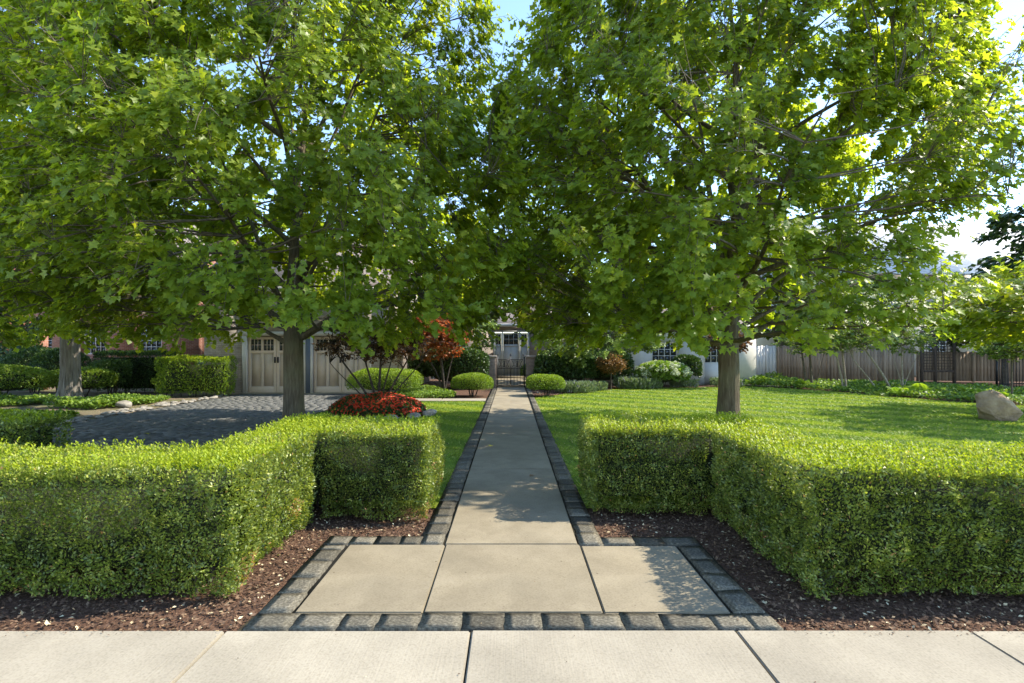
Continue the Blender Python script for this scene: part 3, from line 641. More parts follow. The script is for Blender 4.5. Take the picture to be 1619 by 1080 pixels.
    sp = spread * rng.uniform(0.75, 1.25, n)[ci]
    g = rdir(m) * (rng.random((m, 1)) ** 0.4) * sp[:, None] * np.array(spr)
    tip = C[ci] + g + outd[ci] * sp[:, None] * 0.45 + np.array([0, 0, outz]) * (sp * rng.random(m))[:, None]
    st = BR[ci, rng.integers(4, 7, m)]; vv = tip - st
    TW = bez(st, st + vv * 0.3 + np.array([0, 0, 0.05]), st + vv * 0.7 + np.array([0, 0, 0.07]), tip, 3)
    tk = (tip[:, 1] < 0.8) | (rng.random(m) < .25); Vt, Ft = tubes(TW[tk], np.full((tk.sum(), 3), 0.0055) * np.array([1.1, .9, .4]), 3)
    o = link('branches', np_mesh('branches', np.concatenate([Vb, Vt]), np.concatenate([Fb, Ft + len(Vb)]), M['branch'], smooth=True), root); o['kind'] = 'stuff'
    # leaves
    li = np.repeat(np.arange(m), lv); q = len(li); t = rng.uniform(0.25, 1.0, q) ** 0.8
    a3 = TW[li, 0] * ((1 - t) ** 2)[:, None] + TW[li, 1] * (2 * t * (1 - t))[:, None] + TW[li, 2] * (t ** 2)[:, None]
    tw_d = norm(vv)[li]; sd_ = rdir(q); sd_ = norm(sd_ - tw_d * np.sum(sd_ * tw_d, 1, keepdims=True))
    pet = norm(sd_ * 0.8 + tw_d * 0.5 + np.array([0, 0, 0.1])); P = a3 + pet * rng.uniform(0.03, 0.09, (q, 1))
    D = norm(pet * np.array([1, 1, .35]) + outd[ci][li] * 0.45 + np.array([0, 0, -droop]) + rdir(q) * 0.25)
    Nn = norm(np.array([0, 0, nup]) + outd[ci][li] * nout + rdir(q) * 0.55)
    S = rng.uniform(leaf[0], leaf[1], q)
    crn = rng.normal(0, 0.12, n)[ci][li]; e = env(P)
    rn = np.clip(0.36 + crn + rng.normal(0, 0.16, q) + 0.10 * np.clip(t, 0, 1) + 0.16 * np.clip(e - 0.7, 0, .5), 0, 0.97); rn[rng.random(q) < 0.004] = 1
    Pw = P + np.array(base)
    if clear is not None:
        k = ~clear(Pw); P, D, Nn, S, rn, Pw = P[k], D[k], Nn[k], S[k], rn[k], Pw[k]
    if n_leaf_parts:
        vis = (np.abs(Pw[:, 0] / Pw[:, 1]) < 0.92) & ((Pw[:, 2] - 1.7) / Pw[:, 1] < 0.62)
        dist = np.linalg.norm(Pw - np.array([0, 0, 1.7]), axis=1); dist[~vis] = 1e9
        order = np.argsort(dist / S)[:n_leaf_parts]; keep = np.ones(len(P), bool); keep[order] = False
        X, Y, Z = leaf_frames(D, Nn)
        var = []
        for kx in range(8):
            T_, F_ = tpl; var.append(np_mesh('leaf', T_, F_, M[mat], np.full(len(T_), 0.25 + kx * 0.1)))
        for i in order:
            lo_ = link('leaf', var[int(np.clip((rn[i] - .2) * 10, 0, 7))], root)
            mt = Matrix.Identity(4)
            for r_ in range(3): mt[r_][0], mt[r_][1], mt[r_][2], mt[r_][3] = X[i, r_] * S[i], Y[i, r_] * S[i], Z[i, r_] * S[i], P[i, r_]
            lo_.matrix_basis = mt
        P, D, Nn, S, rn, Pw = P[keep], D[keep], Nn[keep], S[keep], rn[keep], Pw[keep]
    far = Pw[:, 1] > base[1] - 3.0
    back = Pw[:, 1] > base[1] + 0.9; mid = far & ~back
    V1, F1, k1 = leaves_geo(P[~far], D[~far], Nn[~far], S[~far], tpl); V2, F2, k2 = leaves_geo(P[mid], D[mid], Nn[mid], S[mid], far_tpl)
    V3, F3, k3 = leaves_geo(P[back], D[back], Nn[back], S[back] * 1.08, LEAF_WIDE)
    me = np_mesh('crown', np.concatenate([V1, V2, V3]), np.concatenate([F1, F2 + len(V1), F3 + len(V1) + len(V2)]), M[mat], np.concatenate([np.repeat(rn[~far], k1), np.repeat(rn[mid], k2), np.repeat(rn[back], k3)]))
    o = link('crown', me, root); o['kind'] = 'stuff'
    return root

def street_side(P):
    z = np.maximum(P[:, 2] - .4, 0); return (P[:, 1] - 0.2 * z < 6.4 + 0.5 * np.sin(P[:, 0] * 1.7)) & (P[:, 0] - 1.05 * z > -7.5)
def right_side(P):
    return street_side(P) | (P[:, 0] > np.minimum(6.1 + 0.85 * np.maximum(P[:, 2] - 3.0, 0), 8.4))
def street_leaf(P):
    z = np.maximum(P[:, 2] - .4, 0); return (P[:, 1] - 0.2 * z < 5.6 + 0.4 * np.sin(P[:, 0] * 3.1) + .3 * np.sin(P[:, 2] * 5)) & (P[:, 0] - 1.05 * z > -7.5)
PROF = [(0, .80), (.04, .98), (.12, 1.10), (.28, 1.10), (.45, .96), (.6, .86), (.75, .66), (.9, .42), (1, .08)]
GM = 'maples standing behind the front hedge'
make_tree('maple_tree', 'large green maple with pale trunk beside the cobbled driveway, left of the path', (-4.45, 11.0, 0), PROF, (5.0, 4.5), (4.5, 3.8), 1.85, 12.0, 1.95, 0.192, 11,
          limbs=13, clumps=600, tw=14, lv=15, leaf=(0.064, 0.142), min_r=.15, spr=(.85, .85, 1.3), outz=.85, droop=.85, nup=.62, nout=.5, cut=street_side, clear=street_leaf, n_leaf_parts=300, group=GM,
          custom=[(2.05, (-3.6, -0.6, 4.6), 0.075), (1.85, (2.6, -0.2, 2.75), 0.07), (2.0, (1.4, -0.9, 4.2), 0.065), (1.8, (-2.2, .8, 2.6), 0.05)])
make_tree('maple_tree', 'large bright green maple rising from the sunny lawn, right of the path', (4.45, 11.0, 0), PROF, (4.6, 4.5), (4.5, 3.8), 1.75, 12.2, 1.85, 0.20, 23,
          limbs=15, clumps=600, tw=14, lv=15, leaf=(0.064, 0.142), min_r=.15, spr=(.85, .85, 1.3), outz=.85, droop=.85, nup=.62, nout=.5, cut=right_side, clear=street_leaf, n_leaf_parts=300, group=GM,
          custom=[(1.75, (-1.6, -0.5, 2.15), 0.06), (2.5, (-.7, -.2, 6.5), 0.10), (2.4, (.5, -.3, 6.2), 0.09), (2.3, (1.2, .5, 5.5), 0.08), (2.1, (3.6, -.4, 5.0), 0.06), (2.0, (3.9, .6, 3.4), 0.05)])
PROF2 = [(0, .5), (.1, .85), (.3, 1), (.6, .9), (.85, .5), (1, .1)]
make_tree('maple_tree', 'maple with low bright branches reaching in from the right frame edge above the boulder', (14.5, 12.8, 0), PROF2, (4.4, 4.0), (3.3, 3.6), 1.8, 3.9, 1.8, 0.19, 31,
          limbs=9, clumps=150, tw=12, lv=11, group=GM)
make_tree('maple_tree', 'maple at the left frame edge whose leafy branches overhang the driveway', (-13.4, 11.0, 0), PROF, (4.5, 4.6), (4.2, 4.2), 1.75, 10.5, 1.9, 0.2, 37,
          limbs=9, clumps=210, tw=12, lv=10, leaf=(0.11, 0.17), group=GM, far_tpl=LEAF_WIDE)
make_tree('old_tree', 'old broad tree with thick pale furrowed trunk in the left garden', (-13.7, 16.7, 0), [(0, .4), (.15, .85), (.4, 1), (.7, .85), (1, .1)], (5.5, 6), (4.5, 5), 1.75, 11, 2.4, 0.23, 41,
          limbs=9, clumps=170, tw=11, lv=10, leaf=(0.15, 0.22), mat='old_leaf', tpl=LEAF_MAPLE_S, far_tpl=LEAF_WIDE, bark='old_bark', flare=0.75, furrow=0.10, spread=0.65)

def bg_tree(label, x, y, r, z0, z1, seed, mat='far_leaf', clumps=85, leaf=(0.22, 0.34), tr=0.16, name='background_tree', group=None, prof=PROF2, lv=9, tw=9, spread=None, fork=None):
    return make_tree(name, label, (x, y, 0), prof, (r, r), (r, r), z0, z1, fork or z0 + .2, tr, seed, limbs=6, clumps=clumps, tw=tw, lv=lv, leaf=leaf, mat=mat, tpl=LEAF_WIDE, far_tpl=LEAF_WIDE,
                     group=group, spread=spread or r * 0.2, flare=0.3, bark='branch')
bg_tree('pale green loose tree just left of the garden gate', -2.5, 23.9, 1.6, 1.1, 4.9, 51, 'light_leaf', 55, (0.10, 0.16), 0.06, 'small_tree', spread=0.34)
bg_tree('pale green loose tree just right of the garden gate', 3.1, 22.6, 1.7, .95, 3.3, 52, 'light_leaf', 75, (0.09, 0.14), 0.06, 'small_tree', spread=0.32)
bg_tree('pale green little tree before the white wall beside the hydrangea', 4.9, 24.0, 1.6, 1.3, 3.6, 57, 'light_leaf', 60, (0.09, 0.15), 0.05, 'small_tree', spread=0.34)
G2 = 'tall trees behind the houses'
G3 = 'leafy trees beside the courtyard wall'
bg_tree('leafy tree rising over the left courtyard shrubs beside the garage', -2.3, 26.0, 2.2, 2.2, 7.0, 53, 'light_leaf', 90, (0.16, 0.26), 0.09, 'courtyard_tree', G3)
bg_tree('leafy tree rising over the right courtyard shrubs before the brown roof', 2.3, 26.4, 2.1, 2.3, 7.4, 54, 'far_leaf', 90, (0.16, 0.26), 0.09, 'courtyard_tree', G3)
bg_tree('leafy tree behind the trellis fence in front of the pale roofed house', 17.8, 28.5, 3.0, 1.9, 6.2, 55, 'light_leaf', 90, (0.18, 0.28), 0.12, 'courtyard_tree')
bg_tree('tall tree behind the red brick house at far left', -27, 36, 7, 2.5, 15, 61, group=G2, leaf=(.35, .5))
bg_tree('tall tree behind the garage roof, seen through the left maple', -13, 38, 6, 2.5, 12.5, 62, group=G2, leaf=(.35, .5))
bg_tree('broad tree behind the white front door, over the path end', -2.0, 42, 7, 2.5, 15.0, 63, group=G2, leaf=(.35, .5), mat='far_leaf')
bg_tree('broad pale tree behind the white house, seen through the right maple', 9, 42, 7, 2.5, 14.5, 64, group=G2, leaf=(.35, .5), mat='light_leaf')
bg_tree('mid green tree beside the big pale roof', 16.5, 33, 4.4, 2, 9.5, 65, group=G2, leaf=(.3, .42))
bg_tree('dark tree at the right frame edge beside the pale roof', 24.6, 22.4, 3.4, 3.0, 11.2, 66, 'dark_leaf', 120, (0.2, 0.3), 0.2, 'dark_tree', tw=11, spread=.7)
bg_tree('dark shrubby tree behind the trellis at the right', 22.5, 24.5, 3.0, 1.4, 5.2, 67, 'dark_leaf', 70, (0.2, 0.3), 0.12, 'dark_tree')

# slender ornamental trees with pale stems along the right fence
def slim_tree(label, x, y, stems, crown, seed, mat='light_leaf', bark='pale_bark', name='slender_tree', nl=2400, leaf=(0.07, 0.12), group='slender trees along the right fence', rst=0.035, tpl=LEAF_WIDE, fl=1.0):
    global rng
    rng = np.random.default_rng(seed)
    t = thing(name, (x, y, 0), label, 'tree', group)
    cx, cy, cz, rx, ry, rz = crown
    n = nl // 14; C = rdir(n) * (rng.random((n, 1)) ** 0.45) * np.array([rx, ry, rz]) + np.array([cx, cy, cz])
    tips = []
    for s in stems:
        r_ = s[2] if len(s) > 2 else rst
        p0 = np.array([s[0][0], s[0][1], -0.05]); p3 = np.array(s[1], float)
        B = bez(p0[None], (p0 + (p3 - p0) * np.array([.25, .25, .4]))[None], (p0 + (p3 - p0) * np.array([.75, .75, .7]))[None], p3[None], 10)
        V, F = tubes(B, r_ * np.linspace(1, .45, 10)[None], 8); link('stem', np_mesh('stem', V, F, M[bark], smooth=True), t); tips.append(B[0])
    Tt = np.concatenate([b[4:] for b in tips]); dd = np.linalg.norm(C[:, None] - Tt[None], axis=2) + 1.0 * np.maximum(0, Tt[None, :, 2] - C[:, None, 2]); S0 = Tt[np.argmin(dd, 1)]
    v = C - S0
    BR = bez(S0, S0 + v * .3 + np.array([0, 0, .08]), S0 + v * .7 + np.array([0, 0, .1]), C, 4)
    V, F = tubes(BR, np.full((n, 4), rst * 0.33) * np.linspace(1, .3, 4)[None], 3)
    o = link('branches', np_mesh('branches', V, F, M[bark], smooth=True), t); o['kind'] = 'stuff'
    m = n * 14; P = np.repeat(C, 14, 0) + rdir(m) * (rng.random((m, 1))) * 0.22 * fl * np.array([1, 1, .5]); D = norm(rdir(m) * np.array([1, 1, .4]) + np.array([0, 0, -.3])); Nn = norm(rdir(m) * .6 + np.array([0, 0, .8]))
    o = link('crown', leaves_mesh('crown', P, D, Nn, rng.uniform(leaf[0], leaf[1], m), tpl, M[mat], np.clip(rng.normal(.5, .22, m), 0, 1)), t); o['kind'] = 'stuff'
    return t
slim_tree('dark stemmed slender tree in front of the brown fence, leftmost of the slender trees', 12.9, 23.5, [((0, 0), (-.25, 0, 2.0)), ((.25, 0), (.1, 0, 2.2)), ((.5, .1), (.9, 0, 1.9), .02)], (.1, 0, 2.05, 1.5, 1.2, .75), 71, bark='branch', rst=0.06)
slim_tree('slender tree with two pale upright stems in front of the brown fence', 13.6, 22.0, [((0, 0), (-.45, 0, 2.1)), ((.12, 0), (-.1, .1, 2.4))], (-.2, 0, 2.2, 1.4, 1.2, .8), 72, rst=0.045)
slim_tree('tree with two pale stems leaning left in the ground cover', 14.6, 20.9, [((-.35, 0), (-1.3, 0, 1.25), .04), ((.2, 0), (-1.0, .1, 2.0), .05)], (-1.1, 0, 2.3, 1.2, 1.1, .7), 73)
slim_tree('thin grey sapling with bare side twigs before the fence end', 15.3, 21.0, [((0, 0), (-.05, 0, 2.2), .035), ((0, 0), (.7, 0, 1.7), .015), ((0, 0), (-.5, 0, 1.8), .015)], (0, 0, 2.15, 1.3, 1.0, .75), 74)
slim_tree('small leafy sapling in front of the dark metal fence', 16.4, 17.6, [((0, 0), (0, 0, 1.9), .03)], (0, 0, 1.85, 1.15, .9, .6), 75, bark='branch')

# Japanese maples
slim_tree('small bare stemmed purple leaved maple growing from the red flower bed', -3.40, 13.75, [((0, 0), (-1.15, -.1, 1.75), .035), ((.02, 0), (-.5, .1, 1.9), .035), ((0, 0), (.1, 0, 2.0), .04), ((.03, 0), (.9, .1, 1.7), .03), ((.0, 0), (1.15, -.2, 1.35), .022), ((-.02, 0), (-1.3, .2, 1.3), .022), ((0, 0), (.5, -.3, 1.75), .025)],
          (-.0, .1, 1.78, 1.6, 1.0, .48), 81, 'purple_leaf', 'dark_twig', 'japanese_maple', 5600, (0.045, 0.08), None, 0.05, LEAF_WIDE, 0.8)
slim_tree('orange red japanese maple behind the purple one, left of the gate', -2.6, 20.2, [((.1, 0), (-.1, 0, 1.9), .07), ((.1, 0), (-1.0, 0, 2.3), .04), ((.1, 0), (.6, .1, 2.2), .035)],
          (-.45, 0, 2.15, 1.55, 1.0, .95), 82, 'red_leaf', 'dark_twig', 'japanese_maple', 7800, (0.07, 0.12), None, 0.05, LEAF_WIDE, 0.9)
slim_tree('dark purple leaved small tree behind the right maple trunk', 9.0, 22.6, [((0, 0), (0, 0, 1.7), .05)], (.1, 0, 2.0, 1.0, .8, .55), 83, 'purple_leaf', 'dark_twig', 'purple_tree', 1800, (0.09, 0.14), None, 0.05)
rng = np.random.default_rng(99)

# ------------------------------------------------------------------ shrubs and beds
def mound(name, label, c, r, n, leaf, mat, cat='shrub', group=None, flat=0.0, amp=0.05, lump=3, power=2.0, z0=0.0, up=0.3, tpl=LEAF_OVAL, depth=0.16, stems=5, core=True, stem_mat='dark_twig', under=0.12):
    """clipped or loose rounded shrub; r = (rx, ry, rz), c = centre on the ground"""
    root = thing(name, (c[0], c[1], 0), label, cat, group)
    u = rdir(n); u[:, 2] = np.where(u[:, 2] < -0.45, -u[:, 2], u[:, 2])
    s = (np.abs(u) ** power).sum(1, keepdims=True) ** (-1 / power); Q = u * s
    N0 = norm(u / (np.array(r)[None]))
    P = Q * np.array(r) * (1 + amp * snoise(Q * np.array(r) * 1 + c[0], lump)[:, None]) * (1 - depth * rng.random((n, 1)) ** 1.5) + np.array([0, 0, z0 + r[2] * (1 - under) * 0.0 + (r[2] * 0.0)])
    P[:, 2] += r[2] * (1 - 0.28) * 0 + 0
    zc = r[2] * 0.95 + z0 + under; P[:, 2] += zc; 
    k = P[:, 2] > 0.03; P, N0 = P[k], N0[k]; m = len(P)
    D = norm(N0 * 0.6 + np.array([0, 0, up]) + rdir(m) * 0.8); Nn = norm(N0 * .5 + np.array([0, 0, .6]) + rdir(m) * .8)
    rn = np.clip(0.45 + 0.25 * N0[:, 2] + rng.normal(0, .2, m), 0, 1)
    o = link('foliage', leaves_mesh('foliage', P, D, Nn, rng.uniform(leaf[0], leaf[1], m), tpl, M[mat], rn), root); o['kind'] = 'stuff'
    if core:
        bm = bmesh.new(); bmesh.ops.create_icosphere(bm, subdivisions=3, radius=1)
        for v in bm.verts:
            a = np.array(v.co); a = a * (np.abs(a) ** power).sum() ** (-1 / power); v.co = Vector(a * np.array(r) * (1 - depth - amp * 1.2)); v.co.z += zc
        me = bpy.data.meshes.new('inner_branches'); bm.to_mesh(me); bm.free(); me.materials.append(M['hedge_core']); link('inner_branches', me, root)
    if stems:
        for k in range(stems):
            a = random.uniform(0, 6.28); q = random.uniform(.1, .45)
            MB().tube([(math.cos(a) * r[0] * q * .4, math.sin(a) * r[1] * q * .4, -.04), (math.cos(a) * r[0] * q, math.sin(a) * r[1] * q, zc)], [0.025, 0.012], 5).build('stem', M[stem_mat], root)
    return root
GB = 'clipped round bushes near the gate'
mound('clipped_bush', 'wide clipped bright green mound behind the red flower bed', (-4.3, 18.35), (1.22, 0.85, 0.44), 16000, (0.035, 0.06), 'clipped_leaf', 'bush', GB, power=2.8, amp=.075, lump=6, depth=.24, under=.10)
mound('clipped_bush', 'clipped round bush at the left side of the garden gate', (-1.36, 18.9), (0.70, 0.62, 0.34), 12000, (0.03, 0.05), 'clipped_leaf', 'bush', GB, power=2.6, amp=.075, lump=6, depth=.24, under=.10)
mound('clipped_bush', 'clipped round bush at the right side of the garden gate', (1.22, 18.9), (0.68, 0.62, 0.33), 12000, (0.03, 0.05), 'clipped_leaf', 'bush', GB, power=2.5, amp=.075, lump=6, depth=.24, under=.10)

# flower bed
bed = thing('flower_bed', (-3.40, 13.7, 0), 'mounded oval bed packed with small red flowers in the driveway corner', 'flower bed')
n = 15000; a = rng.uniform(0, 2 * PI, n); q = np.sqrt(rng.random(n)); P = np.stack([np.cos(a) * q * 1.22, np.sin(a) * q * 0.95, np.zeros(n)], 1)
P[:, 2] = 0.40 * np.sqrt(np.clip(1 - q ** 2.4, 0, 1)) + 0.05 * snoise(P, 6) + rng.uniform(-.03, .03, n) + .04
o = link('leaves', leaves_mesh('leaves', P, norm(rdir(n) + np.array([0, 0, .3])), norm(rdir(n) * .8 + np.array([0, -.2, .8])), rng.uniform(.03, .055, n), LEAF_WIDE, M['dark_leaf']), bed); o['kind'] = 'stuff'
n = 1500; a = rng.uniform(0, 2 * PI, n); q = np.sqrt(rng.random(n)); C0 = np.stack([np.cos(a) * q * 1.22, np.sin(a) * q * 0.95, np.zeros(n)], 1)
C0[:, 2] = 0.40 * np.sqrt(np.clip(1 - q ** 2.4, 0, 1)) + 0.05 * snoise(C0, 6) + .075
k = 5; an = np.tile(np.arange(k) / k * 2 * PI, n) + np.repeat(rng.uniform(0, 6, n), k)
slope = np.repeat(norm(np.stack([C0[:, 0] * .8, C0[:, 1] * .8 - .15, np.full(n, .8)], 1) + rng.normal(0, .25, (n, 3))), k, 0)
tx = norm(np.cross(slope, np.array([0, 1, .2]))); ty = np.cross(slope, tx)
D = norm(tx * np.cos(an)[:, None] + ty * np.sin(an)[:, None] + slope * .25)
o = link('flowers', leaves_mesh('flowers', np.repeat(C0, k, 0), D, slope, np.full(n * k, 0.032), LEAF_WIDE, M['petal_red'], np.repeat(rng.random(n), k)), bed); o['kind'] = 'stuff'
mm = MB(); aa = np.linspace(0, 2 * PI, 25)[:-1]
Vs = [[math.cos(t) * 1.3, math.sin(t) * 1.03, -0.03] for t in aa] + [[math.cos(t) * 1.1, math.sin(t) * .85, .10] for t in aa] + [[0, 0, .34]]
bmF4 = [[i, (i + 1) % 24, 24 + (i + 1) % 24, 24 + i] for i in range(24)]; bmF3 = [[24 + i, 24 + (i + 1) % 24, 48] for i in range(24)]
link('soil', np_mesh('soil', np.array(Vs), [np.array(bmF4), np.array(bmF3)], M['mulch'], smooth=True), bed)

def rock_mesh(seed, r, mat, name='stone', sub=3, amp=.16, flatb=True, cuts=7):
    rr = np.random.default_rng(seed); bm = bmesh.new(); bmesh.ops.create_icosphere(bm, subdivisions=sub, radius=1)
    pl = [(norm(rr.normal(0, 1, 3)), rr.uniform(.62, .88)) for _ in range(cuts)]
    for v in bm.verts:
        a = np.array(v.co)
        for nn, dd in pl:
            s = a @ nn
            if s > dd: a = a - nn * (s - dd) * 0.85
        a = a * (1 + amp * float(snoise(a[None] * 1.0 + seed, 2.2)[0]) + amp * .25 * float(snoise(a[None] + seed * 2, 7)[0]))
        v.co = Vector(a * np.array(r))
    for f in bm.faces: f.smooth = True
    me = bpy.data.meshes.new(name); bm.to_mesh(me); bm.free(); me.materials.append(mat)
    return me
b = link('boulder', rock_mesh(5, (0.52, 0.44, 0.40), M['boulder'], 'boulder', 5, .13, cuts=8)); 
for v in b.data.vertices:      # broad base, off-centre crown, one sloping shoulder
    zz = max(0.0, (v.co.z + .4) / .8); v.co.x = v.co.x * (1.12 - .55 * zz ** 1.6) - .10 * zz ** 2 + .03; v.co.z = v.co.z * 1.06 - .22 * max(0, v.co.x - .05) * zz
    v.co.x += .018 * math.sin(v.co.z * 19 + v.co.x * 7); v.co.z += .014 * math.sin(v.co.x * 15 + v.co.y * 11)
b.location = (11.36, 12.65, 0.24)
tag(b, 'big rounded tan boulder on the lawn at the right frame edge', 'boulder')
b = link('stone', rock_mesh(9, (0.20, 0.16, 0.13), M['pale_stone'])); b.location = (-11.1, 15.4, 0.06); tag(b, 'small round grey stone beside the left driveway edge', 'stone')
# stone edging of the flower bed, right and front
se = thing('stone_edging', (-2.6, 13.1, 0), 'low pale rough stones edging the right side of the flower bed', 'stone edging')
for k, (x, y_, s, h) in enumerate([(-2.05, 13.45, .26, .10), (-2.35, 12.98, .22, .08), (-2.8, 12.75, .25, .07), (-3.3, 12.66, .25, .05)]):
    o = link('stone', rock_mesh(20 + k, (s, s * .7, h), M['pale_stone'], sub=3, cuts=9), se); o.location = (x + 2.6, y_ - 13.1, h * .45); o.rotation_euler = (0, 0, random.uniform(0, 3))
se2 = thing('stone_edging', (-10.0, 15, 0), 'strip of small grey stones along the left edge of the driveway', 'stone edging')
sm = [rock_mesh(60 + k, (1, .8, .5), M['pale_stone'], sub=2) for k in range(5)]
for k in range(150):
    yy = random.uniform(10.6, 19.2); w = 0.25 + 0.45 * max(0, min(1, (yy - 12) / 3)) * max(0.2, min(1, (18.5 - yy) / 2))
    o = link('stone', random.choice(sm), se2); s = random.uniform(.05, .12); o.scale = (s, s, s * .7); o.location = (random.uniform(-w, 0.02) - 0.02, yy - 15, s * .15 - .02); o.rotation_euler = (0, 0, random.uniform(0, 6))

# dark shrubs behind the beds
GD = 'dark shrubs flanking the gate'
mound('evergreen_shrub', 'dark glossy evergreen shrub left of the gate pillar', (-2.35, 22.4), (1.35, .8, .80), 9000, (.07, .11), 'dark_leaf', 'shrub', GD, power=3, amp=.08, tpl=LEAF_WIDE)
mound('evergreen_shrub', 'dark glossy evergreen shrub behind the orange japanese maple', (-4.6, 22.6), (1.3, .8, .85), 9000, (.07, .11), 'dark_leaf', 'shrub', GD, power=3, amp=.1, tpl=LEAF_WIDE)
mound('evergreen_shrub', 'dark glossy evergreen shrub right of the gate pillar', (2.25, 22.3), (1.25, .8, .74), 9000, (.07, .11), 'dark_leaf', 'shrub', GD, power=3, amp=.08, tpl=LEAF_WIDE)
mound('evergreen_shrub', 'dark glossy evergreen shrub left of the bronze topped tree', (4.0, 23.2), (1.1, .8, .72), 7000, (.07, .11), 'dark_leaf', 'shrub', GD, power=3, amp=.1, tpl=LEAF_WIDE)
slim_tree('small round headed tree with bronze tinged top beside the hydrangea', 4.05, 21.8, [((0, 0), (0, 0, .9), .04)], (0, 0, 1.05, .62, .5, .42), 84, 'bronze_leaf', 'dark_twig', 'standard_tree', 3600, (0.05, 0.08), None, .04)
mound('evergreen_shrub', 'dark shrub against the white house right of the hydrangea', (7.85, 24.0), (.6, .5, .62), 3000, (.07, .12), 'dark_leaf', 'shrub', None, power=2.2, amp=.25, tpl=LEAF_WIDE)
# hydrangea
hy = mound('hydrangea', 'hydrangea bush with many creamy white flower heads below the white window', (6.35, 22.6), (1.12, .7, .48), 4200, (.09, .14), 'cover_leaf', 'shrub', None, power=2.2, amp=.1, tpl=LEAF_WIDE, core=True)
for k in range(85):
    u_ = np.array([random.uniform(-1, 1), random.uniform(-1, .5), random.uniform(-.05, 1.1)]); u_ = u_ / np.linalg.norm(u_); qq = random.uniform(.98, 1.1)
    x, yy, z = u_[0] * 1.12 * qq, u_[1] * .7 * qq, .576 + u_[2] * .48 * qq
    if k == 0: HH = []
    if len(HH) < 5:
        m_ = 70; u = rdir(m_); HH.append(leaves_mesh('flower_head', u * np.array([.085, .085, .07]), norm(rdir(m_)), u, np.full(m_, .05), LEAF_WIDE, M['petal_cream']))
    o = link('flower_head', HH[k % 5], hy); o.location = (x, yy, z); s = random.uniform(.7, 1.1); o.scale = (s, s, s)
def tuft(name, label, x, y, r, h, n, mat, w=.16, cat='plant', group=None):
    root = thing(name, (x, y, 0), label, cat, group); a = rng.uniform(0, 6.28, n); q = rng.random(n) ** .5 * r
    P = np.stack([np.cos(a) * q, np.sin(a) * q * .7, rng.random(n) ** 1.3 * h * .75], 1)
    D = norm(np.stack([np.cos(a) * q / r * .7, np.sin(a) * q / r * .7, np.full(n, 1.1)], 1) + rdir(n) * .4)
    o = link('foliage', leaves_mesh('foliage', P, D, norm(rdir(n) + np.array([0, -.5, .2])), rng.uniform(.5, 1, n) * h * .42, (LEAF_OVAL[0] * np.array([w / .26, 1, 1]), LEAF_OVAL[1]), M[mat]), root); o['kind'] = 'stuff'
    return root
GS = 'soft silvery plants in the bed behind the lawn'
tuft('sage_plant', 'silvery green low plant just right of the right gate bush', 2.45, 20.4, .75, .42, 2600, 'sage_leaf', group=GS)
tuft('sage_plant', 'silvery green low plant in front of the bronze topped tree', 3.3, 21.3, .5, .38, 1400, 'sage_leaf', group=GS)
tuft('sage_plant', 'silvery plant with lavender flower tips left of the hydrangea', 5.3, 22.4, .95, .5, 3200, 'sage_leaf', group=GS)
tuft('sage_plant', 'silvery low plant right under the hydrangea blooms', 7.4, 23.0, .6, .35, 1500, 'sage_leaf', group=GS)
tuft('sage_plant', 'silvery low plant beside the right maple trunk, near the lawn edge', 9.4, 23.4, .7, .4, 1500, 'sage_leaf', group=GS)

# left garden
hedge('block_hedge', [(-15.6, -12.75, 20.0, 21.0, .05, 1.5)], 'dark clipped block hedge in front of the red brick house', None, dens=2600, shoots=60, leaf=(.05, .08), mat='dark_leaf', shoot_mat='cover_leaf', amp=.05)
hedge('block_hedge', [(-12.3, -9.85, 18.55, 19.3, .05, 1.32)], 'lighter clipped hedge with bare lower stems left of the garage', None, dens=3000, shoots=120, leaf=(.045, .07), mat='clipped_leaf', shoot_mat='hedge_shoot', amp=.06, depth=.12)
GL = 'rounded shrubs in the left garden'
mound('round_shrub', 'dark rounded shrub left of the old furrowed trunk', (-18.3, 20.6), (1.1, .9, .8), 7000, (.06, .1), 'dark_leaf', 'shrub', GL)
mound('round_shrub', 'dark rounded shrub just behind the old furrowed trunk', (-16.9, 20.2), (1.0, .9, .78), 7000, (.06, .1), 'dark_leaf', 'shrub', GL)
mound('round_shrub', 'low spreading shrub at the left frame edge before the ivy wall', (-17.0, 17.9), (1.9, .9, .50), 8000, (.06, .1), 'far_leaf', 'shrub', GL, amp=.12)
mound('round_shrub', 'low spreading shrub directly left of the old trunk', (-14.9, 18.6), (1.3, .8, .46), 6000, (.06, .1), 'far_leaf', 'shrub', GL, amp=.12)
mound('round_shrub', 'upright dark shrub between the old trunk and the block hedge', (-14.3, 19.2), (.8, .6, .62), 5000, (.06, .1), 'dark_leaf', 'shrub', GL, amp=.22, lump=4)
def cover(label, poly, n, h, mat='cover_leaf', leaf=(.06, .1), z=-.02, name='ground_cover', lump=2.2):
    P = poly_pts(poly, n); m = len(P); P3 = np.stack([P[:, 0], P[:, 1], np.zeros(m)], 1)
    hh = h * (0.62 + .38 * snoise(P3, lump)); P3[:, 2] = z + np.abs(hh) * rng.random(m) ** .6 + .01
    o = link(name, leaves_mesh(name, P3, norm(rdir(m) * np.array([1, 1, .5]) + np.array([0, -.1, .15])), norm(rdir(m) * .7 + np.array([0, 0, .8])), rng.uniform(leaf[0], leaf[1], m), LEAF_WIDE, M[mat]))
    return tag(o, label, 'ground cover', kind='stuff')
cover('leafy ground cover at the far left edge before the shrubs', [(-19, 14.6), (-14.6, 15.2), (-13.8, 17.2), (-19, 18)], 16000, .26)
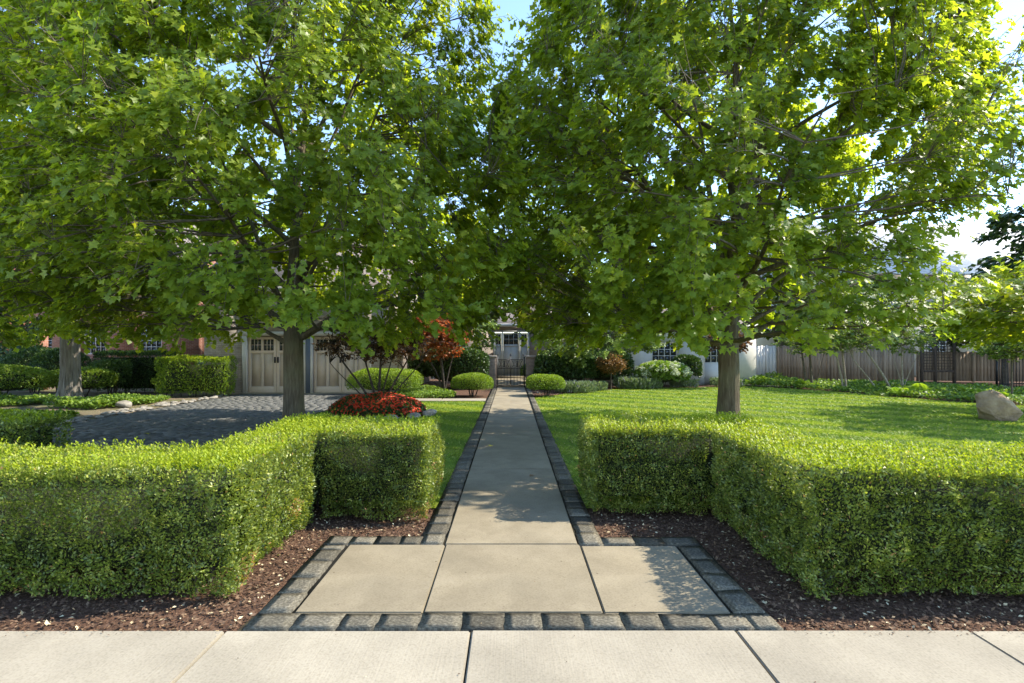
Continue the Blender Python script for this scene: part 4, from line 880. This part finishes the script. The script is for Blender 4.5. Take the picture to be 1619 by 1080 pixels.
cover('leafy ground cover patch right of the old furrowed trunk', [(-13.2, 15.2), (-11.4, 14.8), (-10.9, 16.5), (-11.4, 18.0), (-13.3, 17.6)], 12000, .24)
cover('bright yellow green plants low at the left edge by the driveway', [(-13.6, 12.9), (-12.3, 12.7), (-12.3, 13.6), (-13.8, 13.8)], 3500, .22, 'clipped_leaf')
cover('bright leafy tuft in the soil below the old trunk', [(-11.6, 12.7), (-10.8, 12.6), (-10.7, 13.3), (-11.5, 13.3)], 2200, .20, 'clipped_leaf')
cover('low green plants between the gate bush and the side path', [(-4.3, 17.8), (-1.9, 17.8), (-2.0, 19.6), (-3.2, 21), (-4.6, 20)], 9000, .22, leaf=(.05, .08))
cover('wide bed of leafy ground cover between the lawn and the brown fence', [(9.6, 23.7), (10.5, 23.6), (12.4, 21.3), (13.2, 18.9), (13.9, 17.1), (15.5, 15.7), (21, 13.8), (21, 19), (18.5, 23.0), (14.5, 25.5), (10, 25.8)], 52000, .30, leaf=(.07, .12))
cover('low green plants at the foot of the white fence panels', [(9.3, 24.6), (14, 26), (14, 28), (9.3, 27)], 6000, .35, leaf=(.08, .13))

# ferns
def frond(L, seed):
    rr = random.Random(seed); n = 16; P, D, N_, S = [], [], [], []
    sp = [(0, L * (t * .75), L * (1.05 * t - .62 * t * t)) for t in np.linspace(0, 1, n)]
    for i in range(2, n):
        t = i / (n - 1)
        for s in (-1, 1): P.append(sp[i]); D.append((s, .35, -.1)); N_.append((0, -.3, 1)); S.append(L * .30 * math.sin(PI * min(1, t * .9 + .12)) + .02)
    V1, F1, k1 = leaves_geo(np.array(P), np.array(D, float), np.array(N_, float), np.array(S), (LEAF_OVAL[0] * np.array([.7, 1, 1]), LEAF_OVAL[1]))
    V2, F2 = tubes(np.array([sp]), np.linspace(.008, .003, n)[None], 4)
    return np_mesh('frond', np.concatenate([V1, V2]), [F1, F2 + len(V1)], M['fern_leaf'], np.full(len(V1) + len(V2), rr.random()))
fr = [frond(.62, 1), frond(.75, 2), frond(.5, 3)]
for k, (x, y_, lab) in enumerate([(13.45, 18.6, 'bright fern in the ground cover left of the thin sapling'), (14.3, 18.7, 'bright fern standing right beside the thin sapling'), (15.6, 18.1, 'tall bright fern before the dark trellis'),
                                  (15.0, 16.6, 'small fern near the small leafy sapling'), (17.6, 16.9, 'fern above the boulder at the right edge'), (12.0, 22.6, 'fern below the leftmost dark stemmed slender tree'), (11.0, 24.0, 'fern beside the grey paving behind the lawn')]):
    f = thing('fern', (x, y_, 0), lab, 'fern', 'ferns in the ground cover')
    for j in range(9):
        o = link('frond', fr[(j + k) % 3], f); s = random.uniform(.75, 1.15); o.scale = (s, s, s); o.rotation_euler = (random.uniform(-.25, .25), 0, j * 2 * PI / 9 + random.uniform(-.3, .3))
tp_ = sheet('grey_paving', [(10.2, 23.9), (12.0, 22.6), (12.4, 23.0), (10.7, 24.7)], 0.012, M['stone_cap'])

# ------------------------------------------------------------------ gate, pillars
for sx, lab in ((-1, 'low brown brick pillar holding the left side of the iron gate'), (1, 'low brown brick pillar holding the right side of the iron gate')):
    p = thing('brick_pillar', (sx * 0.855, 23.05, 0), lab, 'pillar', 'brick pillars of the gate')
    MB().box(-.215, .215, -.215, .215, -.1, 1.26).build('shaft', M['pillar_brick'], p, bevel=.006)
    MB().box(-.245, .245, -.245, .245, 1.262, 1.34).build('cap', M['stone_cap'], p, bevel=.012)
gate = thing('iron_gate', (0, 22.98, 0), 'black wrought iron double gate with scrolled upper panels between the brick pillars', 'gate')
def leafgate(x0, x1):
    lf = MB().box(x0, x1, -.012, .012, .06, .09).build('gate_leaf', M['black_metal'], gate)
    def bar(mb, name='bar'): mb.build(name, M['black_metal'], lf, smooth=False)
    for z in (.78, 1.16): bar(MB().box(x0, x1, -.011, .011, z, z + .024), 'rail')
    n = 5; w = (x1 - x0) / (n - 1)
    for i in range(n):
        x = x0 + i * w; zt = 1.33 if i in (0, n - 1) else .79
        bar(MB().box(x - .009, x + .009, -.010, .010, .06, zt))
        if i in (0, n - 1): bar(MB().tube([(x, 0, zt), (x, 0, zt + .03), (x, 0, zt + .055), (x, 0, zt + .09)], [.006, .024, .02, .001], 8, False), 'finial')
    cx, cz = (x0 + x1) / 2, .98
    for s in (-1, 1):
        for u in (-1, 1):
            pts = []
            for t in np.linspace(0, 1, 26):
                a = t * 2.6 * PI; r = .085 * (1 - .75 * t); pts.append((cx + s * (.115 + r * math.cos(a + PI)) , 0, cz + u * (.085 + r * math.sin(a) * .9)))
            bar(MB().tube(pts, .010, 5), 'scroll')
        bar(MB().tube([(cx + s * .23, 0, cz - .18), (cx + s * .14, 0, cz), (cx + s * .23, 0, cz + .18)], .010, 5), 'scroll')
    bar(MB().tube([(cx, 0, cz - .19), (cx, 0, cz - .05), (cx, 0, cz + .03), (cx, 0, cz + .19)], [.006, .03, .03, .006], 8), 'rosette')
leafgate(-.555, -.03); leafgate(.0, .525)
for x in (-.60, .575): MB().box(x - .022, x + .022, -.03, .03, -.05, 1.30).build('gate_post', M['black_metal'], gate)

# ------------------------------------------------------------------ houses
def wall_with_openings(x0, x1, z0, z1, y, th, opens):
    """front wall facing -Y at plane y with rectangular openings (ox0, ox1, oz0, oz1), as boxes"""
    mb = MB(); xsl = sorted({x0, x1, *[o[0] for o in opens], *[o[1] for o in opens]})
    for a, b in zip(xsl[:-1], xsl[1:]):
        holes = sorted([(o[2], o[3]) for o in opens if o[0] <= a + 1e-6 and o[1] >= b - 1e-6]); z = z0
        for h0, h1 in holes:
            if h0 > z + 1e-6: mb.box(a, b, y, y + th, z, h0)
            z = h1
        if z < z1 - 1e-6: mb.box(a, b, y, y + th, z, z1)
    return mb
def window(par, x0, x1, z0, z1, y, cols, rows, fm, name='window', fw=.05):
    f = MB().box(x0, x1, y - .02, y + .06, z0, z0 + fw).box(x0, x1, y - .02, y + .06, z1 - fw, z1).box(x0, x0 + fw, y - .018, y + .058, z0 + fw, z1 - fw).box(x1 - fw, x1, y - .018, y + .058, z0 + fw, z1 - fw)
    w = f.build(name, fm, par); gx0, gx1, gz0, gz1 = x0 + fw, x1 - fw, z0 + fw, z1 - fw
    mu = MB(); mw = .012 if (x1 - x0) < .6 else .018
    for i in range(1, cols): x = gx0 + (gx1 - gx0) * i / cols; mu.box(x - mw, x + mw, y, y + .035, gz0, gz1)
    for i in range(1, rows): z = gz0 + (gz1 - gz0) * i / rows; mu.box(gx0, gx1, y + .002, y + .033, z - mw, z + mw)
    if cols > 1 or rows > 1: mu.build('muntins', fm, w)
    for i in range(cols):
        for j in range(rows):
            MB().box(gx0 + (gx1 - gx0) * i / cols, gx0 + (gx1 - gx0) * (i + 1) / cols - .002, y + .036, y + .044, gz0 + (gz1 - gz0) * j / rows, gz0 + (gz1 - gz0) * (j + 1) / rows - .002).build('pane', M['glass'], w)
    return w
def gable_roof(par, x0, x1, y0, y1, ze, zr, mat, th=.14, ov=.35):
    ym = (y0 + y1) / 2
    mb = MB(); X0, X1 = x0 - ov, x1 + ov; k = (zr - ze) / (ym - y0); a = y0 - ov; b = y1 + ov; za = ze - ov * k
    V = np.array([[X0, a, za], [X1, a, za], [X1, ym, zr], [X0, ym, zr], [X0, b, za], [X1, b, za]]); V2 = V + np.array([0, 0, th])
    VV = np.concatenate([V, V2]); F = [[6, 7, 8, 9], [9, 8, 11, 10], [1, 0, 3, 2], [2, 3, 4, 5], [0, 1, 7, 6], [5, 4, 10, 11], [0, 6, 9, 3], [3, 9, 10, 4], [1, 2, 8, 7], [2, 5, 11, 8]]
    mb.add(VV, np.array(F)); r = mb.build('roof', mat, par)
    class G:
        def build(self, name, mat, par): [q.build(name, mat, par) for q in gs]
    gs = []
    for x in (x0 + .0, x1 - .2):
        g = MB(); gs.append(g)
        V = np.array([[x, y0, ze - .01], [x + .2, y0, ze - .01], [x + .2, y1, ze - .01], [x, y1, ze - .01], [x, ym, zr - .01], [x + .2, ym, zr - .01]])
        b0 = g.n; g.V.append(V); g.n += 6; g.F3 += [np.array([[0, 4, 3], [1, 2, 5]]) + b0]; g.F4 += [np.array([[0, 1, 5, 4], [3, 4, 5, 2]]) + b0]
    return r, G()

# garage
gh = thing('garage', (0, 0, 0), 'taupe painted brick garage with panelled double doors at the end of the driveway', 'garage')
GY = 19.8
ops = [(-9.80, -7.56, 0, 2.12), (-7.38, -5.14, 0, 2.12)]
w = wall_with_openings(-11.3, -4.2, -.1, 4.05, GY, .30, ops); w.box(-11.3, -11.0, GY + .30, 28, -.1, 4.05); w.box(-4.5, -4.2, GY + .30, 28, -.1, 4.05); w.box(-11.0, -4.5, 27.7, 28, -.1, 4.05)
w.build('wall', M['taupe_brick'], gh)
r, g = gable_roof(gh, -11.3, -4.2, GY, 28, 4.06, 6.5, M['shingle']); g.build('gable', M['taupe_brick'], gh)
MB().box(-11.66, -3.84, GY - .38, GY - .352, 3.72, 3.90).build('fascia', M['cream_paint'], gh)
def garage_door(x0, x1, z1):
    y = GY + .10; fr_ = MB().box(x0, x0 + .07, GY - .025, GY + .12, 0, z1).box(x1 - .07, x1, GY - .025, GY + .12, 0, z1).box(x0 - .10, x1 + .10, GY - .03, GY - .003, z1, z1 + .16).box(x0 - .10, x0 - .002, GY - .028, GY - .002, 0, z1)
    fr_.build('door_frame', M['cream_paint'], gh)
    xm = (x0 + x1) / 2
    for a, b, hs in ((x0 + .075, xm - .006, 1), (xm + .006, x1 - .075, -1)):
        L = b - a; st = .10; mid = (a + b) / 2; zt = z1 - .03; zw = 1.58
        # stiles and rails
        d = MB(); z0_ = .02
        for xa, xb in ((a, a + st), (b - st, b)): d.box(xa, xb, y, y + .05, z0_, zt)
        for za, zb in ((z0_, .24), (zw - .10, zw), (zt - .10, zt)): d.box(a + st, b - st, y + .001, y + .049, za, zb)
        d.box(mid - .045, mid + .045, y + .002, y + .048, .24, zw - .10); d.box(mid - .045, mid + .045, y + .002, y + .048, zw, zt - .10)
        door = d.build('door', M['taupe_paint'], gh, bevel=.004)
        for xa, xb in ((a + st, mid - .045), (mid + .045, b - st)):
            MB().box(xa, xb, y + .028, y + .040, .24, zw - .10).build('panel', M['taupe_panel'], door)
            MB().box(xa, xa + .012, y + .012, y + .027, .252, zw - .112).box(xb - .012, xb, y + .012, y + .027, .252, zw - .112).box(xa, xb, y + .012, y + .027, .24, .252).box(xa, xb, y + .012, y + .027, zw - .112, zw - .10).build('moulding', M['cream_paint'], door)
            cols, rows = 3, 2; gz0, gz1 = zw, zt - .10
            mu = MB()
            for i in range(1, cols): x = xa + (xb - xa) * i / cols; mu.box(x - .010, x + .010, y + .010, y + .030, gz0, gz1)
            z = (gz0 + gz1) / 2; mu.box(xa, xb, y + .012, y + .028, z - .010, z + .010); mu.build('muntins', M['taupe_paint'], door)
            for i in range(cols):
                for j in range(rows): MB().box(xa + (xb - xa) * i / cols, xa + (xb - xa) * (i + 1) / cols - .002, y + .032, y + .040, gz0 + (gz1 - gz0) * j / rows, gz0 + (gz1 - gz0) * (j + 1) / rows - .002).build('pane', M['glass'], door)
        hx = (b - st / 2) if hs > 0 else (a + st / 2)
        MB().box(hx - .035, hx + .035, y - .012, y - .002, 1.12, 1.34).build('handle_plate', M['black_metal'], door, bevel=.004)
        MB().tube([(hx, y - .012, 1.16), (hx, y - .06, 1.18), (hx, y - .06, 1.28), (hx, y - .012, 1.30)], .012, 6).build('handle', M['black_metal'], door)
garage_door(-9.80, -7.56, 2.12); garage_door(-7.38, -5.14, 2.12)
MB().box(-7.555, -7.385, GY - .035, GY - .004, 0, 2.12).build('slate_strip', M['slate_grey'], gh)  # slate coloured strip set over the wall between the two doors
# lantern
ln = thing('wall_lantern', (-4.80, GY - .14, 1.9), 'black wall lantern on the garage wall right of the doors', 'lantern')
MB().box(-.035, .035, .10, .135, -.12, .12).build('bracket', M['black_metal'], ln)
MB().box(-.08, -.065, -.08, -.065, -.16, .14).box(.065, .08, -.08, -.065, -.16, .14).box(-.08, -.065, .065, .08, -.16, .14).box(.065, .08, .065, .08, -.16, .14).box(-.085, .085, -.085, .085, -.18, -.16).box(-.02, .02, .06, .12, .10, .13).build('frame', M['black_metal'], ln)
MB().box(-.063, .063, -.063, .063, -.158, .138).build('lantern_glass', M['glass'], ln)
MB().tube([(0, 0, .14), (0, 0, .17), (0, 0, .22), (0, 0, .27)], [.12, .09, .03, .008], 4).build('cap', M['black_metal'], ln)

# white house with recessed entry behind the gate
wh = thing('white_house', (0, 0, 0), 'low white house with brown shingle roof and panelled front door behind the gate', 'house')
wl_ = wall_with_openings(4.9, 11.4, -.1, 2.72, 25.0, .25, [(6.55, 7.75, .95, 1.95), (9.0, 9.9, .95, 1.95)]); wl_.box(4.9, 5.15, 25.25, 29.9, -.1, 2.72)
wl_.box(11.15, 11.4, 25.25, 36, -.1, 2.72)
wl_.build('wall', M['white_paint'], wh)
wt = wall_with_openings(-4.2, 4.9, -.1, 2.95, 30.0, .25, [(-.98, 1.02, 0, 2.62)]); wt.build('entry_wall', M['taupe_brick'], wh)
window(wh, 6.55, 7.75, .95, 1.95, 25.06, 4, 3, M['white_paint']); window(wh, 9.0, 9.9, .95, 1.95, 25.06, 3, 3, M['white_paint'])
# roofs
def slope_roof(par, x0, x1, y0, y1, z0, z1, mat):
    V = np.array([[x0, y0, z0], [x1, y0, z0], [x1, y1, z1], [x0, y1, z1]]); V = np.concatenate([V, V + np.array([0, 0, .12])])
    return MB().add(V, BOXF).build('roof', mat, par)
slope_roof(wh, 4.5, 11.8, 24.6, 29.5, 2.62, 3.7, M['shingle']); slope_roof(wh, -4.1, 4.45, 29.85, 34, 2.9, 4.2, M['shingle'])
MB().box(4.5, 11.8, 24.56, 24.598, 2.55, 2.74).build('gutter', M['white_paint'], wh); MB().box(-4.1, 4.45, 29.81, 29.848, 2.82, 3.02).build('gutter', M['white_paint'], wh)
ef = MB().box(-.98, -.90, 29.96, 30.1, 0, 2.62).box(.94, 1.02, 29.96, 30.1, 0, 2.62).box(-.90, .94, 29.96, 30.1, 2.54, 2.62).box(-.52, -.44, 29.97, 30.1, 0, 2.54).box(.46, .54, 29.97, 30.1, 0, 2.54)
ef = ef.build('door_frame', M['white_paint'], wh)
def entry_panel(x0, x1, y, cols, name):
    d = MB().box(x0, x1, y, y + .04, .0, 1.86).box(x0, x0 + .05, y, y + .04, 1.86, 2.5).box(x1 - .05, x1, y, y + .04, 1.86, 2.5).box(x0 + .05, x1 - .05, y, y + .04, 2.44, 2.5).build(name, M['white_paint'], wh)
    mu = MB()
    for xx in (x0 + .06, (x0 + x1) / 2 - .01, x1 - .08): mu.box(xx, xx + .02, y - .014, y - .001, .15, 1.72)
    mu.box(x0 + .05, x1 - .05, y - .016, y - .001, 1.74, 1.80).box(x0 + .05, x1 - .05, y - .016, y - .001, .08, .14)
    gx0, gx1 = x0 + .05, x1 - .05
    for i in range(1, cols): x = gx0 + (gx1 - gx0) * i / cols; mu.box(x - .014, x + .014, y + .0, y + .03, 1.86, 2.44)
    mu.box(gx0, gx1, y + .001, y + .029, 2.14, 2.17); mu.build('moulding', M['white_paint'], d)
    for i in range(cols):
        for j in (0, 1): MB().box(gx0 + (gx1 - gx0) * i / cols, gx0 + (gx1 - gx0) * (i + 1) / cols - .002, y + .031, y + .038, 1.86 + .29 * j, 2.148 + .29 * j).build('pane', M['glass'], d)
entry_panel(-.435, .455, 30.02, 3, 'front_door'); entry_panel(-.895, -.525, 30.03, 2, 'side_light'); entry_panel(.545, .935, 30.03, 2, 'side_light')
st = MB().box(-1.3, 1.35, 29.1, 29.95, -.05, .14).build('doorstep', M['path'], wh)
cy_ = sheet('courtyard', [(-1.5, 23.3), (1.5, 23.3), (1.9, 29.95), (-1.9, 29.95)], -0.006, M['path'])
for k in range(4):
    o = link('slab', slab_mesh(2.9, 1.42, .05, M['path']), cy_); o.location = (0, 24.1 + 1.45 * k, .02)
mound('round_shrub', 'small green bush inside the gate at the right of the courtyard', (.95, 25.4), (.5, .45, .42), 2500, (.05, .08), 'cover_leaf', 'shrub')

# red brick house
rh = thing('brick_house', (0, 0, 0), 'red brick house with white grid windows behind the left hedges', 'house')
wins = [(-18.0, -16.9, 1.35, 2.7), (-23.3, -22.2, 1.35, 2.7), (-20.7, -19.6, 1.35, 2.7), (-18.0, -16.9, 3.9, 5.1), (-23.3, -22.2, 3.9, 5.1)]
wl2 = wall_with_openings(-30, -15.1, -.1, 5.9, 26, .3, wins); wl2.box(-15.4, -15.1, 26.3, 34, -.1, 5.9)
wl2.build('wall', M['red_brick'], rh)
for a, b, c, d in wins: window(rh, a, b, c, d, 26.08, 4, 4, M['white_paint'], fw=.06)
gable_roof(rh, -30, -15.1, 26, 34, 5.9, 8.4, M['shingle'])[1].build('gable', M['red_brick'], rh)
wb = thing('window_box', (-17.45, 25.8, 1.15), 'black window box under the right window of the red brick house', 'planter')
MB().box(-.75, .75, -.17, .17, -.13, .02).build('trough', M['black_metal'], wb); rb = MB()
rb.box(-.75, .75, -.165, -.155, .28, .30)
for k in range(12): rb.box(-.74 + k * .134, -.728 + k * .134, -.165, -.155, .02, .28)
rb.build('railing', M['black_metal'], wb)
# ivy covered wall
iv = thing('ivy_wall', (-21.0, 21.5, 0), 'garden wall completely covered in dark ivy at the left frame edge', 'wall')
MB().box(-2.5, 2.2, .05, .35, -.1, 2.9).build('masonry', M['red_brick'], iv)
n = 9000; P = rng.uniform([-2.55, -.1, 0], [2.25, .05, 2.95], (n, 3)); P[:, 1] += .05 * snoise(P, 3)
o = link('ivy', leaves_mesh('ivy', P, norm(np.array([0, -.35, -.8]) + rdir(n) * .5), norm(np.array([0, -1, .4]) + rdir(n) * .4), rng.uniform(.09, .15, n), LEAF_WIDE, M['dark_leaf']), iv); o['kind'] = 'stuff'
# low grey wooden gate between houses
sg = thing('side_gate', (-12.9, 24.2, 0), 'pale blue grey board gate between the red brick house and the garage', 'gate')
for k in range(12): MB().box(-1.2 + k * .2, -1.2 + k * .2 + .19, 0, .03, 0, 1.35 + random.uniform(-.005, .005)).build('board', M['slate_grey'] if k % 12 < 6 else M['white_paint'], sg)
MB().box(-1.2, 1.2, .032, .07, .3, .4).box(-1.2, 1.2, .032, .07, 1.1, 1.2).build('rail', M['slate_grey'], sg)

# pale roofed house at the right
ph = thing('pale_roofed_house', (0, 0, 0), 'large house with broad pale roof rising over the trees at the right', 'house')
wl3 = wall_with_openings(19, 44, -.1, 6.4, 33.5, .3, [(22, 23.2, 1, 2.6), (26, 27.2, 1, 2.6), (30, 31.2, 1, 2.6)]); wl3.box(19, 19.3, 33.8, 45, -.1, 6.4); wl3.build('wall', M['cream_paint'], ph)
for a, b in ((22, 23.2), (26, 27.2), (30, 31.2)): window(ph, a, b, 1, 2.6, 33.58, 3, 4, M['white_paint'])
gable_roof(ph, 19, 44, 33.5, 45, 6.4, 10.55, M['pale_shingle'])[1].build('gable', M['cream_paint'], ph)
MB().tube([(33.0, 38.0, 9.0), (33.0, 38.0, 9.6), (33.0, 38.0, 9.75)], [.10, .10, .16], 10).build('roof_vent', M['slate_grey'], ph)

# fences
def fence(label, a, b, h, bw, mat, name='board_fence', rails=True, post_mat=None):
    L = math.hypot(b[0] - a[0], b[1] - a[1]); an = math.atan2(b[1] - a[1], b[0] - a[0])
    f = thing(name, (a[0], a[1], 0), label, 'fence', rotz=an); n = int(L / bw)
    me = [MB().box(0, bw - .008, -.012, .012, 0, h + q).mesh('board', mat) for q in (0, -.012, .01, -.02)]
    for i in range(n):
        o = link('board', me[(i * 7) % 4], f); o.location = (i * bw, random.uniform(-.004, .004), .03)
    for z in (.3, h - .25): MB().box(0, L, .016, .06, z, z + .09).build('rail', mat, f)
    k = 0
    while k * 2.4 <= L: MB().box(k * 2.4 - .05, k * 2.4 + .05, -.09, .012 - .026, 0, h + .06).build('post', post_mat or mat, f); k += 1
    return f
fence('weathered brown board fence running behind the right ground cover', (14.55, 29.2), (18.85, 25.0), 1.75, .145, M['fence_wood'])
fence('white painted board fence panels behind the right maple trunk', (11.45, 28.6), (14.45, 29.2), 1.75, .20, M['white_paint'])
fence('pale brown board fence behind the dark metal railing', (20.4, 27.0), (32, 24.5), 1.45, .15, M['fence_wood'])
tl = thing('trellis', (18.95, 24.8, 0), 'dark brown square lattice trellis with posts at the end of the fence', 'trellis')
for x in (0, .62, 1.5): MB().box(x - .05, x + .05, -.05, .05, 0, 2.45).build('post', M['lattice'], tl)
for z in (.55, 2.35): MB().box(-.05, 1.55, -.035, .035, z, z + .09).build('rail', M['lattice'], tl)
for k in range(11): x = .09 + k * .135; MB().box(x - .014, x + .014, -.012, -.002, .64, 2.35).build('slat', M['lattice'], tl)
for k in range(13): z = .70 + k * .13; MB().box(0, 1.5, .002, .012, z - .014, z + .014).build('slat', M['lattice'], tl)
rl = thing('metal_railing', (20.6, 22.8, 0), 'dark thin barred metal railing at the right edge behind the ground cover', 'fence')
for z in (.12, 1.25): MB().box(0, 6, -.015, .015, z, z + .035).build('rail', M['black_metal'], rl)
bmz = MB().box(-.008, .008, -.008, .008, .0, 1.38).mesh('bar', M['black_metal'])
for k in range(50): o = link('bar', bmz, rl); o.location = (k * .12, 0, 0)
for k in range(4): MB().box(k * 1.98 - .03, k * 1.98 + .03, -.03, .03, 0, 1.5).build('post', M['black_metal'], rl)

# pale concrete strip in front of the garage doors
sheet('garage_apron', [(-9.84, 19.45), (-5.0, 19.45), (-5.0, 20.0), (-9.84, 20.0)], 0.012, M['path'])

# fallen maple leaves on the paving and the driveway
fm = [np_mesh('fallen_leaf', LEAF_MAPLE[0] * np.array([1, 1, .8]), LEAF_MAPLE[1], M[q], np.full(len(LEAF_MAPLE[0]), v)) for q, v in (('maple_leaf', .9), ('bronze_leaf', .8))]
for k, (x, y_, s_, lab) in enumerate([(-.35, 9.2, .10, 'fallen leaf on the shaded path nearest the far lawn edge'), (.30, 7.1, .08, 'curled fallen leaf on the path between the inner hedge ends'), (-7.2, 10.6, .12, 'fallen leaf on the shaded driveway right of its middle'),
                                      (-8.4, 12.4, .12, 'fallen leaf on the shaded driveway near its left side')]):
    o = link('fallen_leaf', fm[k % 2]); o.location = (x, y_, .012); o.scale = (s_,) * 3; o.rotation_euler = (random.uniform(-.2, .2), random.uniform(-.2, .2), k * 2.1); tag(o, lab, 'leaf', 'fallen leaves')

P = np.concatenate([poly_pts([(-8, 3.12), (-1.7, 3.16), (-1.7, 3.25), (-8, 3.25)], 500), poly_pts([(1.7, 3.16), (8, 3.12), (8, 3.25), (1.7, 3.25)], 500), poly_pts([(-1.6, 1.9), (1.6, 1.9), (1.5, 9), (-1.5, 4.8)], 130)])
m = len(P); o = link('scattered_bark', leaves_mesh('scattered_bark', np.stack([P[:, 0], P[:, 1], np.full(m, .006)], 1), norm(rng.normal(0, 1, (m, 3)) * np.array([1, 1, .1])), norm(rng.normal(0, .2, (m, 3)) + np.array([0, 0, 1])), rng.uniform(.006, .018, m), LEAF_OVAL, M['chip']))
tag(o, 'crumbs of bark scattered over the edge of the paving', 'mulch', kind='stuff')
